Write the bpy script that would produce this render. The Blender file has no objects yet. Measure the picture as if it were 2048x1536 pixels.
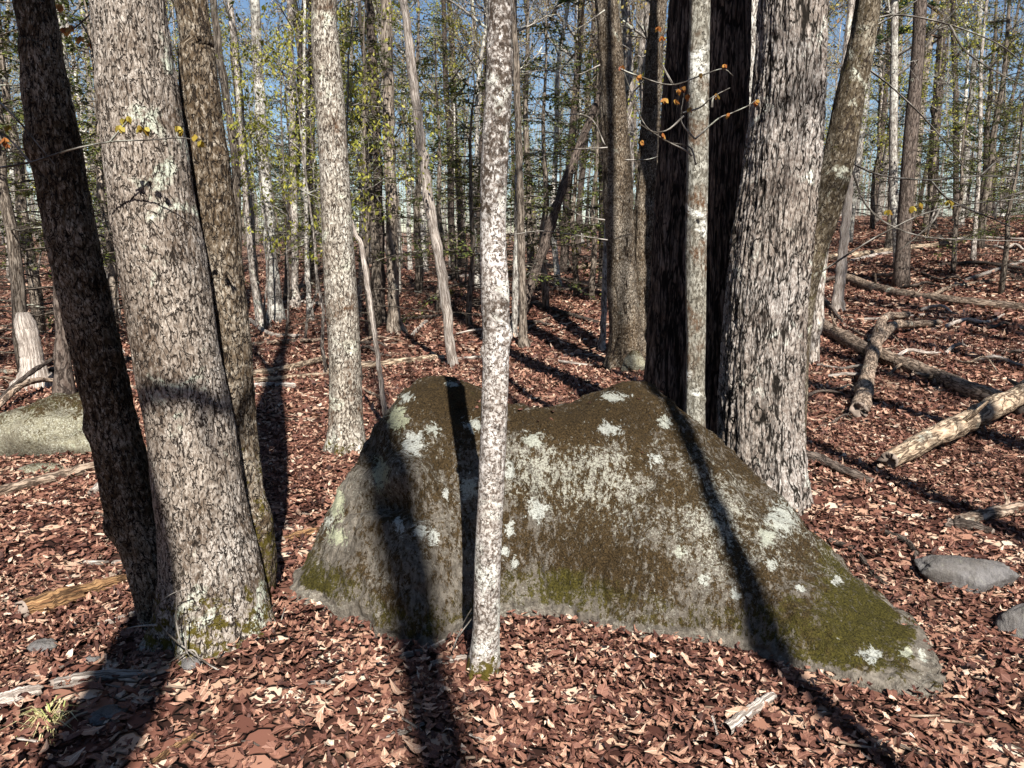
import bpy, math, random
import numpy as np
from mathutils import Vector, Matrix

# ------------------------------------------------------------------ camera, sky, sun, exposure
scene = bpy.context.scene
COL = scene.collection
CAM_H, PITCH, FPX = 1.6, math.radians(10.5), 1550.0       # FPX: focal length in pixels of a 2048 wide picture
cam_d = bpy.data.cameras.new('camera'); cam = bpy.data.objects.new('camera', cam_d); COL.objects.link(cam)
cam.location = (0, 0, CAM_H); cam.rotation_euler = (math.pi/2 - PITCH, 0, 0)
cam_d.sensor_width = 36.0; cam_d.lens = 36.0*FPX/2048.0; cam_d.clip_start = 0.05; cam_d.clip_end = 1500
scene.camera = cam
SUN_EL, SUN_AZ = math.radians(43), math.radians(12)       # azimuth: how far right of straight behind the camera
S_HAT = np.array([math.sin(SUN_AZ)*math.cos(SUN_EL), -math.cos(SUN_AZ)*math.cos(SUN_EL), math.sin(SUN_EL)])
world = bpy.data.worlds.new('World'); scene.world = world; world.use_nodes = True
wn = world.node_tree; bgn = wn.nodes['Background']
sky = wn.nodes.new('ShaderNodeTexSky'); sky.sky_type = 'NISHITA'; sky.sun_disc = False
sky.sun_elevation = SUN_EL; sky.sun_rotation = math.atan2(S_HAT[0], S_HAT[1])
sky.air_density = 1.0; sky.dust_density = 0.0; sky.ozone_density = 3.0
wn.links.new(sky.outputs[0], bgn.inputs[0]); bgn.inputs[1].default_value = 0.052
sun_d = bpy.data.lights.new('sun', 'SUN'); sun = bpy.data.objects.new('sun', sun_d); COL.objects.link(sun)
sun_d.energy = 5.0; sun_d.angle = math.radians(0.53); sun_d.color = (1.0, 0.955, 0.88)
sun.rotation_euler = Vector(S_HAT).to_track_quat('Z', 'Y').to_euler()
scene.view_settings.view_transform = 'Standard'; scene.view_settings.look = 'None'
scene.view_settings.gamma = 1.0; scene.view_settings.exposure = 1.1
scene.cycles.max_bounces = 4; scene.cycles.diffuse_bounces = 1; scene.cycles.glossy_bounces = 1; scene.cycles.transmission_bounces = 2

# ------------------------------------------------------------------ helpers
rng = np.random.default_rng(7)
def xprod(a, b):
    a = np.asarray(a, float); b = np.asarray(b, float)
    if a.ndim == 1 and b.ndim == 1:
        return np.array([a[1]*b[2]-a[2]*b[1], a[2]*b[0]-a[0]*b[2], a[0]*b[1]-a[1]*b[0]])
    return np.stack([a[..., 1]*b[..., 2]-a[..., 2]*b[..., 1], a[..., 2]*b[..., 0]-a[..., 0]*b[..., 2], a[..., 0]*b[..., 1]-a[..., 1]*b[..., 0]], -1)
def sstep(a, b, x):
    t = np.clip((x-a)/(b-a), 0, 1); return t*t*(3-2*t)
def _h(ix, iy, iz, s=0):
    n = (ix.astype(np.int64)*374761393 + iy.astype(np.int64)*668265263 + iz.astype(np.int64)*2147483647 + s*974634777) & 0xffffffff
    n = ((n ^ (n >> 13))*1274126177) & 0xffffffff
    n = ((n ^ (n >> 15))*2246822519) & 0xffffffff
    return ((n ^ (n >> 16)) & 0xffffff)/float(0xffffff)
def vnoise(p, s=0):                                        # value noise, -1..1
    p = np.asarray(p, float); i = np.floor(p).astype(np.int64); f = p-i; f = f*f*(3-2*f)
    r = 0
    for dx in (0, 1):
        for dy in (0, 1):
            for dz in (0, 1):
                w = (f[:, 0] if dx else 1-f[:, 0])*(f[:, 1] if dy else 1-f[:, 1])*(f[:, 2] if dz else 1-f[:, 2])
                r = r + w*_h(i[:, 0]+dx, i[:, 1]+dy, i[:, 2]+dz, s)
    return 2*r-1
def fbm(p, o=4, s=0):
    p = np.asarray(p, float); a, t, r = 1.0, 0, 0
    for k in range(o):
        r = r + a*vnoise(p*(2**k)+17.3*k, s+k); t += a; a *= .5
    return r/t
def worley(u, v, nu, s=0):                                 # u wraps with nu cells; returns F2-F1 and a cell value
    iu = np.floor(u).astype(np.int64); iv = np.floor(v).astype(np.int64)
    f1 = np.full(u.shape, 9.0); f2 = np.full(u.shape, 9.0); cid = np.zeros(u.shape)
    for du in (-1, 0, 1):
        for dv in (-1, 0, 1):
            cu, cv = iu+du, iv+dv; m = np.mod(cu, nu); z = np.zeros_like(m)
            d = np.hypot(cu+_h(m, cv, z, s)-u, cv+_h(m, cv, z, s+5)-v)
            nearer = d < f1
            f2 = np.where(nearer, f1, np.minimum(f2, d)); cid = np.where(nearer, _h(m, cv, z, s+9), cid); f1 = np.where(nearer, d, f1)
    return f2-f1, cid

def terrain(x, y):
    x = np.asarray(x, float); y = np.asarray(y, float)
    d = np.maximum(0, y-4.0)
    h = 0.012*np.minimum(d, 70)
    h = h + 0.0050*np.clip(x, 0, 16)*np.minimum(d, 28)
    h = h + 0.012*np.maximum(0, np.hypot(x, y)-60)
    k = sstep(4, 14, y)
    h = h + k*(0.13*np.sin(x*.55+1.3)*np.sin(y*.42+.4) + 0.07*np.sin(x*1.3+y*.8) + 0.16*np.sin(y*.21+x*.11+2.))
    h = h + 0.016*np.sin(x*2.3+.5)*np.sin(y*2.9+1.) + 0.010*np.sin(x*5.1+y*4.3)
    h = h + 0.05*np.exp(-(((x+1.05)/.6)**2+((y-2.95)/.55)**2))       # soil mounded round the oak clump
    return h
_F = np.array([0, math.cos(PITCH), -math.sin(PITCH)]); _U = np.array([0, math.sin(PITCH), math.cos(PITCH)])
CAM = np.array([0, 0, CAM_H])
def ray(x, y):
    return np.array([1., 0, 0])*(x-1024)/FPX + _U*(768-y)/FPX + _F     # one unit along = one metre of depth
def P(x, y, Y):                                            # the point at world distance Y seen in direction (x, y)
    r = ray(x, y); return CAM + r*(Y/r[1])
def G(x, y, far=120.0):                                    # the point of the ground seen in direction (x, y)
    r = ray(x, y); t0 = .5
    t = .5
    while t < far:
        p = CAM+r*t
        if p[2] < float(terrain(p[0], p[1])): break
        t0 = t; t += max(.02, .02*t)
    for _ in range(18):
        m = .5*(t0+t); p = CAM+r*m
        if p[2] < float(terrain(p[0], p[1])): t = m
        else: t0 = m
    return CAM+r*t
def on(x, y, dz=0.): return np.array([x, y, float(terrain(x, y))+dz])
def pxscale(p): return float(np.dot(np.asarray(p)-CAM, _F))/FPX        # metres per photo pixel at p

class MB:
    def __init__(s): s.v = []; s.q = []; s.t = []; s.uv = []; s.a = {}; s.n = 0
    def add(s, v, q=None, t=None, uv=None, **attrs):
        v = np.asarray(v, float).reshape(-1, 3); k = len(v)
        if q is not None and len(q): s.q.append(np.asarray(q, np.int64)+s.n)
        if t is not None and len(t): s.t.append(np.asarray(t, np.int64)+s.n)
        s.v.append(v); s.uv.append(np.zeros((k, 2)) if uv is None else np.asarray(uv, float))
        for n in set(list(s.a)+list(attrs)):
            L = s.a.setdefault(n, [np.zeros(s.n)] if s.n else [])
            L.append(np.broadcast_to(np.asarray(attrs.get(n, 0.), float), (k,)).copy())
        s.n += k
    def mesh(s, name, mat, smooth=True):
        me = bpy.data.meshes.new(name)
        if s.n == 0: return me
        v = np.concatenate(s.v); uv = np.concatenate(s.uv)
        q = np.concatenate(s.q) if s.q else np.zeros((0, 4), np.int64); t = np.concatenate(s.t) if s.t else np.zeros((0, 3), np.int64)
        li = np.concatenate([q.ravel(), t.ravel()]).astype(np.int32)
        tot = np.concatenate([np.full(len(q), 4), np.full(len(t), 3)]).astype(np.int32)
        st = np.concatenate([[0], np.cumsum(tot)[:-1]]).astype(np.int32)
        me.vertices.add(len(v)); me.vertices.foreach_set('co', v.astype(np.float32).ravel())
        me.loops.add(len(li)); me.loops.foreach_set('vertex_index', li)
        me.polygons.add(len(tot)); me.polygons.foreach_set('loop_start', st); me.polygons.foreach_set('loop_total', tot)
        u = me.uv_layers.new(name='UVMap'); u.data.foreach_set('uv', uv[li].astype(np.float32).ravel())
        for n, L in s.a.items():
            at = me.attributes.new(n, 'FLOAT', 'POINT'); at.data.foreach_set('value', np.concatenate(L).astype(np.float32))
        me.polygons.foreach_set('use_smooth', np.full(len(tot), smooth))
        me.update(calc_edges=True); me.materials.append(mat)
        return me
    def tube(s, path, rad, ns=6, cap=True, twist=0., **attrs):
        path = np.asarray(path, float); n = len(path); rad = np.broadcast_to(np.asarray(rad, float), (n,))
        T = np.gradient(path, axis=0); T /= np.linalg.norm(T, axis=1)[:, None]+1e-9
        ref = np.array([0, 0, 1.]) if abs(T[0][2]) < .8 else np.array([0, 1., 0])
        A = xprod(T, ref); A /= np.linalg.norm(A, axis=1)[:, None]+1e-9; B = xprod(T, A)
        th = np.linspace(0, 2*np.pi, ns+1)+twist
        V = path[:, None, :] + rad[:, None, None]*(np.cos(th)[None, :, None]*A[:, None, :]+np.sin(th)[None, :, None]*B[:, None, :])
        L = np.concatenate([[0], np.cumsum(np.linalg.norm(np.diff(path, axis=0), axis=1))])
        rm = max(rad.mean(), .004)
        uv = np.stack(np.broadcast_arrays((th-twist)[None, :]*rm, L[:, None]), -1)
        i = np.arange(n-1)[:, None]*(ns+1)+np.arange(ns)[None, :]
        q = np.stack([i, i+1, i+ns+2, i+ns+1], -1).reshape(-1, 4)
        V = V.reshape(-1, 3); uv = uv.reshape(-1, 2); t = []
        if cap:
            k = len(V); V = np.concatenate([V, path[:1], path[-1:]]); uv = np.concatenate([uv, uv[:1], uv[-1:]])
            a = np.arange(ns)
            t = np.concatenate([np.stack([np.full(ns, k), a+1, a], -1), np.stack([np.full(ns, k+1), (n-1)*(ns+1)+a, (n-1)*(ns+1)+a+1], -1)])
        s.add(V, q, t, uv, **attrs)

def link(name, me, parent=None):
    o = bpy.data.objects.new(name, me); COL.objects.link(o)
    if parent is not None: o.parent = parent
    return o
def tag(o, label=None, cat=None, group=None, kind=None):
    if label: o['label'] = label
    if cat: o['category'] = cat
    if group: o['group'] = group
    if kind: o['kind'] = kind
    return o
def thing(name, loc, label, cat, group=None):
    o = bpy.data.objects.new(name, None); COL.objects.link(o); o.location = [float(c) for c in loc]; o.empty_display_size = .2
    return tag(o, label, cat, group)
def child(name, mb_or_me, mat, parent, world_space=True, smooth=True):
    me = mb_or_me if isinstance(mb_or_me, bpy.types.Mesh) else mb_or_me.mesh(name, mat, smooth)
    o = link(name, me, parent)
    if world_space: o.location = -Vector(parent.location)
    return o

# ------------------------------------------------------------------ materials
def hexcol(r, g, b): return (r, g, b, 1)
class NT:
    def __init__(s, name, rough=.9, spec=.15):
        s.m = bpy.data.materials.new(name); s.m.use_nodes = True; s.t = s.m.node_tree
        s.b = s.t.nodes['Principled BSDF']; s.b.inputs['Roughness'].default_value = rough; s.b.inputs['Specular IOR Level'].default_value = spec
    def n(s, t, **kw):
        o = s.t.nodes.new(t)
        for k, v in kw.items(): setattr(o, k, v)
        return o
    def l(s, a, b): s.t.links.new(a, b)
    def coord(s, kind='UV', scale=(1, 1, 1)):
        tc = s.n('ShaderNodeTexCoord'); mp = s.n('ShaderNodeMapping'); mp.inputs['Scale'].default_value = scale
        s.l(tc.outputs[kind], mp.inputs[0]); return mp.outputs[0]
    def noise(s, vec, scale, detail=4, rough=.6, dist=0.):
        o = s.n('ShaderNodeTexNoise'); o.inputs['Scale'].default_value = scale; o.inputs['Detail'].default_value = detail
        o.inputs['Roughness'].default_value = rough; o.inputs['Distortion'].default_value = dist; s.l(vec, o.inputs['Vector']); return o.outputs['Fac']
    def vor(s, vec, scale, feature='DISTANCE_TO_EDGE', out='Distance', rand=1.):
        o = s.n('ShaderNodeTexVoronoi', feature=feature); o.inputs['Scale'].default_value = scale; o.inputs['Randomness'].default_value = rand
        s.l(vec, o.inputs['Vector']); return o.outputs[out]
    def ramp(s, fac, stops, interp='LINEAR'):
        o = s.n('ShaderNodeValToRGB'); cr = o.color_ramp; cr.interpolation = interp
        while len(cr.elements) < len(stops): cr.elements.new(.5)
        for e, (p, c) in zip(cr.elements, stops):
            e.position = p; e.color = (c, c, c, 1) if isinstance(c, (int, float)) else (*c, 1)
        s.l(fac, o.inputs[0]); return o.outputs[0]
    def math(s, op, a, b=None, clamp=False):
        o = s.n('ShaderNodeMath', operation=op, use_clamp=clamp)
        for i, x in enumerate((a, b)):
            if x is None: continue
            if isinstance(x, (int, float)): o.inputs[i].default_value = x
            else: s.l(x, o.inputs[i])
        return o.outputs[0]
    def mix(s, fac, a, b, mode='MIX'):
        o = s.n('ShaderNodeMix', data_type='RGBA', blend_type=mode)
        for sock, x in ((o.inputs[0], fac), (o.inputs[6], a), (o.inputs[7], b)):
            if isinstance(x, (int, float)): sock.default_value = x
            elif isinstance(x, tuple): sock.default_value = (*x, 1)
            else: s.l(x, sock)
        return o.outputs[2]
    def attr(s, name): return s.n('ShaderNodeAttribute', attribute_name=name).outputs['Fac']
    def rnd(s): return s.n('ShaderNodeObjectInfo').outputs['Random']
    def bump(s, h, strength=.5, dist=.01):
        o = s.n('ShaderNodeBump'); o.inputs['Strength'].default_value = strength; o.inputs['Distance'].default_value = dist
        s.l(h, o.inputs['Height']); s.l(o.outputs[0], s.b.inputs['Normal'])
    def done(s, col):
        s.l(col, s.b.inputs['Base Color']); return s.m

def bark_near(name, light, mid, dark, speck=(.455, .545), lichen=(.52, .56, .46), lichen_amt=.62, fine=90, moss=(.055, .046, .010), stretch=.45, brown=(.10, .055, .03), brown_amt=.6, crk=34, crw=.03, cst=.35, vck=.5):
    """bark with modelled cracks (vertex attribute crack), flecks, lichen patches and moss where the moss attribute says"""
    m = NT(name); uv = m.coord('UV', (1, stretch, 1)); ob = m.coord('Object')
    f = m.noise(uv, fine, 5, .7); f2 = m.noise(uv, fine*.28, 4, .65)
    col = m.mix(m.ramp(f, [(speck[0], 0.), (speck[1], 1.)]), mid, light)
    col = m.mix(m.math('MULTIPLY', m.ramp(f2, [(.42, 0.), (.62, .75)]), .7), col, mid)
    col = m.mix(m.math('MULTIPLY', m.ramp(m.noise(ob, 1.7, 3, .6), [(.40, 1.), (.62, 0.)]), .5), col, m.mix(1., col, (.50, .42, .34), 'MULTIPLY'))
    b1 = m.noise(ob, 3.2, 4, .7, .5); b2 = m.noise(uv, fine*.7, 3, .6)
    bm = m.math('MULTIPLY', m.ramp(b1, [(brown_amt-.06, 0.), (brown_amt+.06, 1.)]), m.ramp(b2, [(.38, 0.), (.55, 1.)]))
    col = m.mix(bm, col, brown)
    l1 = m.noise(ob, 4.3, 5, .65, .6); l2 = m.noise(ob, 60, 3, .7)
    lm = m.math('MULTIPLY', m.ramp(l1, [(lichen_amt-.02, 0.), (lichen_amt+.05, 1.)]), m.ramp(l2, [(.4, 0.), (.52, 1.)]))
    col = m.mix(m.math('MULTIPLY', lm, .85), col, lichen)
    cu = m.coord('UV', (1, cst, 1))
    c1 = m.math('ABSOLUTE', m.math('SUBTRACT', m.noise(cu, crk, 3, .6, .5), .5)); c2 = m.math('ABSOLUTE', m.math('SUBTRACT', m.noise(cu, crk*2.3, 2, .6, .4), .5))
    ck = m.ramp(m.math('ADD', m.attr('crack'), m.math('MULTIPLY', m.math('SUBTRACT', f, .5), .8)), [(vck, 0.), (vck+.25, 1.)])
    cm = m.math('MAXIMUM', m.math('MAXIMUM', m.ramp(c1, [(crw*.3, 1.), (crw, 0.)]), m.ramp(c2, [(crw*.25, .8), (crw*.8, 0.)])), ck)
    col = m.mix(cm, col, dark)
    ms = m.math('ADD', m.attr('moss'), m.math('MULTIPLY', m.math('SUBTRACT', m.noise(ob, 19, 6, .8), .5), 3.2))
    mm = m.ramp(ms, [(.48, 0.), (.60, 1.)])
    mc = m.mix(m.noise(ob, 110, 3, .7), (moss[0]*.45, moss[1]*.4, moss[2]*.6), (moss[0]*2.1, moss[1]*2.0, moss[2]*1.4))
    col = m.mix(mm, col, mc)
    h = m.math('ADD', m.math('MULTIPLY', f, .6), m.math('MULTIPLY', m.ramp(c1, [(crw*.3, 1.), (crw, 0.)]), -.8))
    m.bump(h, .9, .006)
    return m.done(col)

def bark_far(name, light, mid, dark, sc=26, stretch=.16, lich=(.58, .60, .5), lich_amt=.60, var=.35, dist=.4):
    m = NT(name); uv = m.coord('UV', (1, stretch, 1)); ob = m.coord('Object'); r = m.rnd()
    f = m.noise(uv, sc*2.6, 5, .75, .3); f2 = m.noise(ob, 2.1, 4, .7, .4)
    col = m.mix(m.ramp(f, [(.40, 0.), (.60, 1.)]), mid, light)
    v = m.math('ABSOLUTE', m.math('SUBTRACT', m.noise(uv, sc, 4, .62, dist), .5)); cr = m.ramp(v, [(.012, 1.), (.06, 0.)])
    col = m.mix(m.math('MULTIPLY', cr, .85), col, dark)
    lm = m.math('MULTIPLY', m.ramp(f2, [(lich_amt-.03, 0.), (lich_amt+.06, 1.)]), m.ramp(m.noise(ob, 17, 4, .7), [(.42, 0.), (.55, 1.)]))
    col = m.mix(m.math('MULTIPLY', lm, .9), col, lich)
    k = m.math('ADD', m.math('MULTIPLY', r, var*2), 1-var)
    col = m.mix(1., col, m.n('ShaderNodeCombineColor').outputs[0], 'MULTIPLY')
    cc = [n for n in m.t.nodes if n.bl_idname == 'ShaderNodeCombineColor'][0]
    for i in range(3): m.l(k, cc.inputs[i])
    m.bump(m.math('SUBTRACT', f, m.math('MULTIPLY', cr, .7)), .8, .012)
    return m.done(col)

def leaf_mat(name, stops, trans=.0, rough=.6, attr='tint'):
    m = NT(name, rough, .22); ob = m.coord('Object')
    tn = m.attr(attr)
    if name == 'dry_leaf':
        tn = m.math('ADD', tn, m.math('MULTIPLY', m.math('SUBTRACT', m.noise(ob, 120, 4, .7), .5), .55))
        tc = m.n('ShaderNodeTexCoord'); sx = m.n('ShaderNodeSeparateXYZ'); m.l(tc.outputs['UV'], sx.inputs[0])
        ax = m.math('ABSOLUTE', sx.outputs[0]); rib = m.ramp(ax, [(.02, 1.), (.07, 0.)])
        lat = m.math('ABSOLUTE', m.math('SUBTRACT', m.math('FRACT', m.math('MULTIPLY', m.math('SUBTRACT', sx.outputs[1], m.math('MULTIPLY', ax, .8)), 3.2)), .5))
        tn = m.math('ADD', tn, m.math('MULTIPLY', m.math('MAXIMUM', rib, m.ramp(lat, [(.03, .6), (.10, 0.)])), .16))
    col = m.ramp(tn, stops)
    col = m.mix(m.math('MULTIPLY', m.ramp(m.noise(ob, 70, 3, .7), [(.35, 1.), (.6, 0.)]), .45), col, (.03, .013, .009), 'MIX') if attr == 'tint' and trans == 0 else col
    m.l(col, m.b.inputs['Base Color'])
    if trans:
        tr = m.n('ShaderNodeBsdfTranslucent'); m.l(col, tr.inputs[0]); mx = m.n('ShaderNodeMixShader'); mx.inputs[0].default_value = trans
        m.l(m.b.outputs[0], mx.inputs[1]); m.l(tr.outputs[0], mx.inputs[2]); m.l(mx.outputs[0], m.t.nodes['Material Output'].inputs[0])
    return m.m

LITTER = [(0., (.020, .010, .008)), (.25, (.085, .034, .025)), (.5, (.185, .083, .058)), (.72, (.34, .178, .122)), (.88, (.50, .325, .225)), (1., (.68, .54, .42))]
M = {}
M['litter'] = leaf_mat('dry_leaf', LITTER)
M['maple_grey'] = bark_near('grey_flaky_bark', (.54, .50, .455), (.22, .185, .155), (.018, .013, .010), lichen_amt=.60, brown_amt=.53, fine=105, brown=(.085, .06, .042), crk=32, crw=.030, cst=.42, vck=.62)
M['maple_brown'] = bark_near('brown_flaky_bark', (.43, .385, .32), (.15, .115, .08), (.012, .008, .006), lichen_amt=.66, brown_amt=.46, brown=(.07, .048, .028), crk=36, crw=.034, cst=.42, vck=.62)
M['mottled'] = bark_near('mottled_white_bark', (.66, .63, .60), (.16, .13, .11), (.035, .026, .02), speck=(.46, .52), fine=78, stretch=.8, lichen=(.64, .64, .58), lichen_amt=.56, brown_amt=.53, brown=(.06, .045, .034), crk=26, crw=.012, cst=1.2, vck=.8)
M['oak'] = bark_near('ridged_oak_bark', (.46, .43, .40), (.20, .168, .148), (.010, .008, .006), fine=85, lichen_amt=.62, brown_amt=.60, lichen=(.66, .68, .60), brown=(.085, .064, .052), crk=20, crw=.036, cst=.20, vck=.62)
M['smooth_grey'] = bark_near('smooth_grey_bark', (.40, .39, .34), (.12, .11, .088), (.03, .025, .02), fine=60, lichen_amt=.54, lichen=(.70, .70, .65), brown_amt=.56, crk=20, crw=.01, cst=1., vck=.8)
M['mossy_brown'] = bark_near('mossy_brown_bark', (.36, .325, .26), (.11, .087, .06), (.02, .014, .01), fine=70, lichen_amt=.60, lichen=(.58, .59, .49), brown_amt=.50, brown=(.06, .045, .027), moss=(.045, .04, .014), crk=24, crw=.025, cst=.6)
M['pale_lichen'] = bark_near('pale_lichened_bark', (.66, .63, .56), (.20, .17, .14), (.035, .025, .018), fine=66, lichen_amt=.57, lichen=(.66, .67, .55), brown_amt=.58, crk=26, crw=.03, cst=.4, vck=.7)
M['shaggy'] = bark_near('shaggy_shaded_bark', (.24, .185, .15), (.085, .062, .05), (.010, .007, .006), fine=60, stretch=.10, lichen_amt=.74, brown_amt=.6, brown=(.04, .026, .018), crk=16, crw=.06, cst=.12)  # bark colour lowered to deepen the shade on the two dark trunks
M['far_grey'] = bark_far('far_grey_bark', (.46, .42, .38), (.17, .135, .11), (.035, .025, .02))
M['far_pale'] = bark_far('far_pale_bark', (.66, .63, .57), (.25, .21, .18), (.05, .035, .03), lich_amt=.52, lich=(.75, .74, .66))
M['far_brown'] = bark_far('far_brown_bark', (.33, .28, .23), (.12, .092, .07), (.025, .017, .012), stretch=.10, lich_amt=.66)
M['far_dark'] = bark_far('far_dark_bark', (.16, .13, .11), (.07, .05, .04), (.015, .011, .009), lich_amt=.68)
M['twig_grey'] = bark_far('grey_twig_bark', (.40, .37, .33), (.19, .17, .15), (.05, .04, .03), var=.3)
M['twig_dark'] = bark_far('dark_twig_bark', (.15, .125, .10), (.07, .055, .045), (.025, .02, .015), var=.3)
M['dead_wood'] = bark_far('bleached_dead_wood', (.62, .56, .50), (.36, .30, .26), (.17, .13, .105), sc=60, stretch=.05, lich_amt=.75, dist=.05)
M['log'] = bark_far('log_bark', (.44, .34, .26), (.17, .115, .08), (.02, .013, .01), sc=16, stretch=.25, lich_amt=.62, var=.2)
M['log_pale'] = bark_far('pale_log_bark', (.54, .43, .31), (.24, .165, .11), (.035, .02, .013), sc=14, stretch=.25, lich_amt=.64, var=.12)
M['log_rot'] = bark_far('rotten_orange_wood', (.42, .25, .12), (.17, .085, .042), (.025, .013, .008), sc=46, stretch=.10, lich_amt=.80, var=.15, dist=.1)
M['green'] = leaf_mat('young_green_leaf', [(0., (.13, .15, .02)), (.5, (.30, .30, .045)), (1., (.46, .42, .10))], trans=.35)
M['needle'] = leaf_mat('hemlock_needles', [(0., (.030, .042, .012)), (.6, (.085, .105, .026)), (1., (.17, .175, .045))], trans=.2)
M['pine'] = leaf_mat('pine_needles', [(0., (.018, .035, .014)), (.6, (.045, .085, .026)), (1., (.09, .14, .04))], trans=.2)
M['bud'] = leaf_mat('opening_bud', [(0., (.20, .10, .06)), (.5, (.30, .24, .07)), (1., (.42, .36, .12))], trans=.35)
M['orange_leaf'] = leaf_mat('unfolding_orange_leaf', [(0., (.24, .07, .025)), (.5, (.42, .17, .045)), (1., (.50, .32, .08))], trans=.4)
M['yellow_leaf'] = leaf_mat('unfolding_yellow_leaf', [(0., (.20, .11, .02)), (.5, (.33, .24, .03)), (1., (.44, .37, .08))], trans=.4)
M['grass'] = leaf_mat('dry_grass', [(0., (.30, .24, .10)), (.6, (.55, .47, .27)), (1., (.30, .34, .10))])

def ground_mat():
    m = NT('leaf_strewn_soil', .95, .08); ob = m.coord('Object')
    w = m.n('ShaderNodeVectorMath', operation='ADD'); nz = m.n('ShaderNodeTexNoise'); nz.inputs['Scale'].default_value = 9
    sc = m.n('ShaderNodeVectorMath', operation='SCALE'); sc.inputs['Scale'].default_value = .08
    m.l(ob, nz.inputs['Vector']); m.l(nz.outputs['Color'], sc.inputs[0]); m.l(ob, w.inputs[0]); m.l(sc.outputs[0], w.inputs[1])
    cellc = m.vor(w.outputs[0], 11, 'F1', 'Color'); edge = m.vor(w.outputs[0], 11)
    sep = m.n('ShaderNodeSeparateColor'); m.l(cellc, sep.inputs[0])
    col = m.ramp(sep.outputs[0], LITTER)
    col = m.mix(m.ramp(edge, [(.0, .9), (.07, 0.)]), col, (.018, .009, .007))
    soil = m.ramp(m.noise(ob, 6, 5, .7), [(.3, (.035, .022, .015)), (.7, (.10, .065, .045))])
    col = m.mix(m.ramp(m.noise(ob, .9, 4, .6, .5), [(.50, 0.), (.66, .55)]), col, soil)
    m.bump(m.math('ADD', m.math('MULTIPLY', sep.outputs[1], .8), m.math('MULTIPLY', m.ramp(edge, [(0., 0.), (.1, 1.)]), .5)), 1., .05)
    return m.done(col)
M['ground'] = ground_mat()

def rock_mat(name, base=((.07, .06, .048), (.22, .192, .158)), mossamt=1., lich=1., crust=1.):
    m = NT(name, .92, .12); ob = m.coord('Object'); st = m.coord('Object', (1, 1, .45))
    f = m.noise(st, 42, 6, .72); g = m.noise(ob, 5, 5, .65)
    col = m.mix(m.ramp(f, [(.36, 0.), (.64, 1.)]), base[0], base[1])
    col = m.mix(m.math('MULTIPLY', m.ramp(g, [(.40, 1.), (.60, 0.)]), .45), col, (.10, .085, .07))
    # pale crusty speckle
    sp = m.noise(ob, 95, 4, .75); spm = m.noise(ob, 3.1, 4, .6, .4)
    pm = m.math('MULTIPLY', m.ramp(m.math('ADD', sp, m.math('MULTIPLY', m.attr('crust'), .16)), [(.55, 0.), (.62, 1.)]), m.ramp(m.math('ADD', spm, m.math('MULTIPLY', m.attr('crust'), .4)), [(.44, .10), (.64, .8)]))
    pm = m.math('MULTIPLY', pm, crust); col = m.mix(pm, col, (.43, .425, .355))
    # dark brown dried moss, in upright streaks and speckles
    ms = m.math('ADD', m.attr('moss'), m.math('ADD', m.math('MULTIPLY', m.math('SUBTRACT', m.noise(st, 44, 6, .86), .5), 4.2), m.math('MULTIPLY', m.math('SUBTRACT', m.noise(ob, 6, 4, .6), .5), 1.7)))
    mm = m.math('MULTIPLY', m.ramp(ms, [(.50, 0.), (.58, 1.)]), mossamt)
    mb = m.mix(m.ramp(m.noise(ob, 120, 3, .8), [(.35, 0.), (.65, 1.)]), (.012, .008, .004), (.082, .054, .024))
    mg = m.mix(m.ramp(m.noise(ob, 120, 3, .8), [(.35, 0.), (.65, 1.)]), (.016, .014, .004), (.095, .080, .018))
    gm = m.ramp(m.math('ADD', m.attr('green'), m.math('MULTIPLY', m.math('SUBTRACT', m.noise(ob, 14, 5, .75), .5), 1.8)), [(.35, 0.), (.75, 1.)])
    col = m.mix(mm, col, m.mix(gm, mb, mg))
    # white lichen rosettes with ragged rims
    ln = m.math('ADD', m.attr('lichen'), m.math('MULTIPLY', m.math('SUBTRACT', m.noise(ob, 30, 6, .82, .5), .5), 4.4))
    lm = m.math('MULTIPLY', m.ramp(ln, [(.70, 0.), (.78, 1.)]), lich)
    lcol = m.mix(m.attr('yellow'), (.46, .47, .43), (.34, .35, .21))
    lcol = m.mix(m.ramp(m.noise(ob, 140, 3, .7), [(.36, .8), (.52, 0.)]), lcol, (.17, .165, .135))
    col = m.mix(lm, col, lcol)
    h = m.math('ADD', f, m.math('MULTIPLY', m.math('MULTIPLY', m.attr('moss'), m.noise(ob, 150, 2, .8)), 1.6))
    m.bump(h, 1., .013)
    return m.done(col)
M['boulder'] = rock_mat('mossy_lichened_rock')
M['rock_yellow'] = rock_mat('yellow_lichened_rock', ((.09, .08, .052), (.27, .25, .175)))
M['rock_grey'] = rock_mat('plain_grey_rock', ((.10, .095, .095), (.19, .18, .18)), .15, .25, .15)

# ------------------------------------------------------------------ the ground
def build_ground():
    a = np.linspace(-1, 1, 240); X = 320*np.sinh(5.2*a)/np.sinh(5.2)
    b = np.linspace(0, 1, 260); Y = -45 + 465*(np.sinh(4.2*(b-.17))-np.sinh(-4.2*.17))/(np.sinh(4.2*.83)-np.sinh(-4.2*.17))
    gx, gy = np.meshgrid(X, Y); z = terrain(gx, gy)
    mb = MB(); n, k = len(Y), len(X)
    i = np.arange(n-1)[:, None]*k+np.arange(k-1)[None, :]
    mb.add(np.stack([gx, gy, z], -1), np.stack([i, i+1, i+k+1, i+k], -1).reshape(-1, 4), uv=np.stack([gx, gy], -1).reshape(-1, 2))
    return tag(link('ground', mb.mesh('ground', M['ground'])), 'forest floor covered with dry reddish brown leaves', 'ground', kind='structure')
ground = build_ground()

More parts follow.
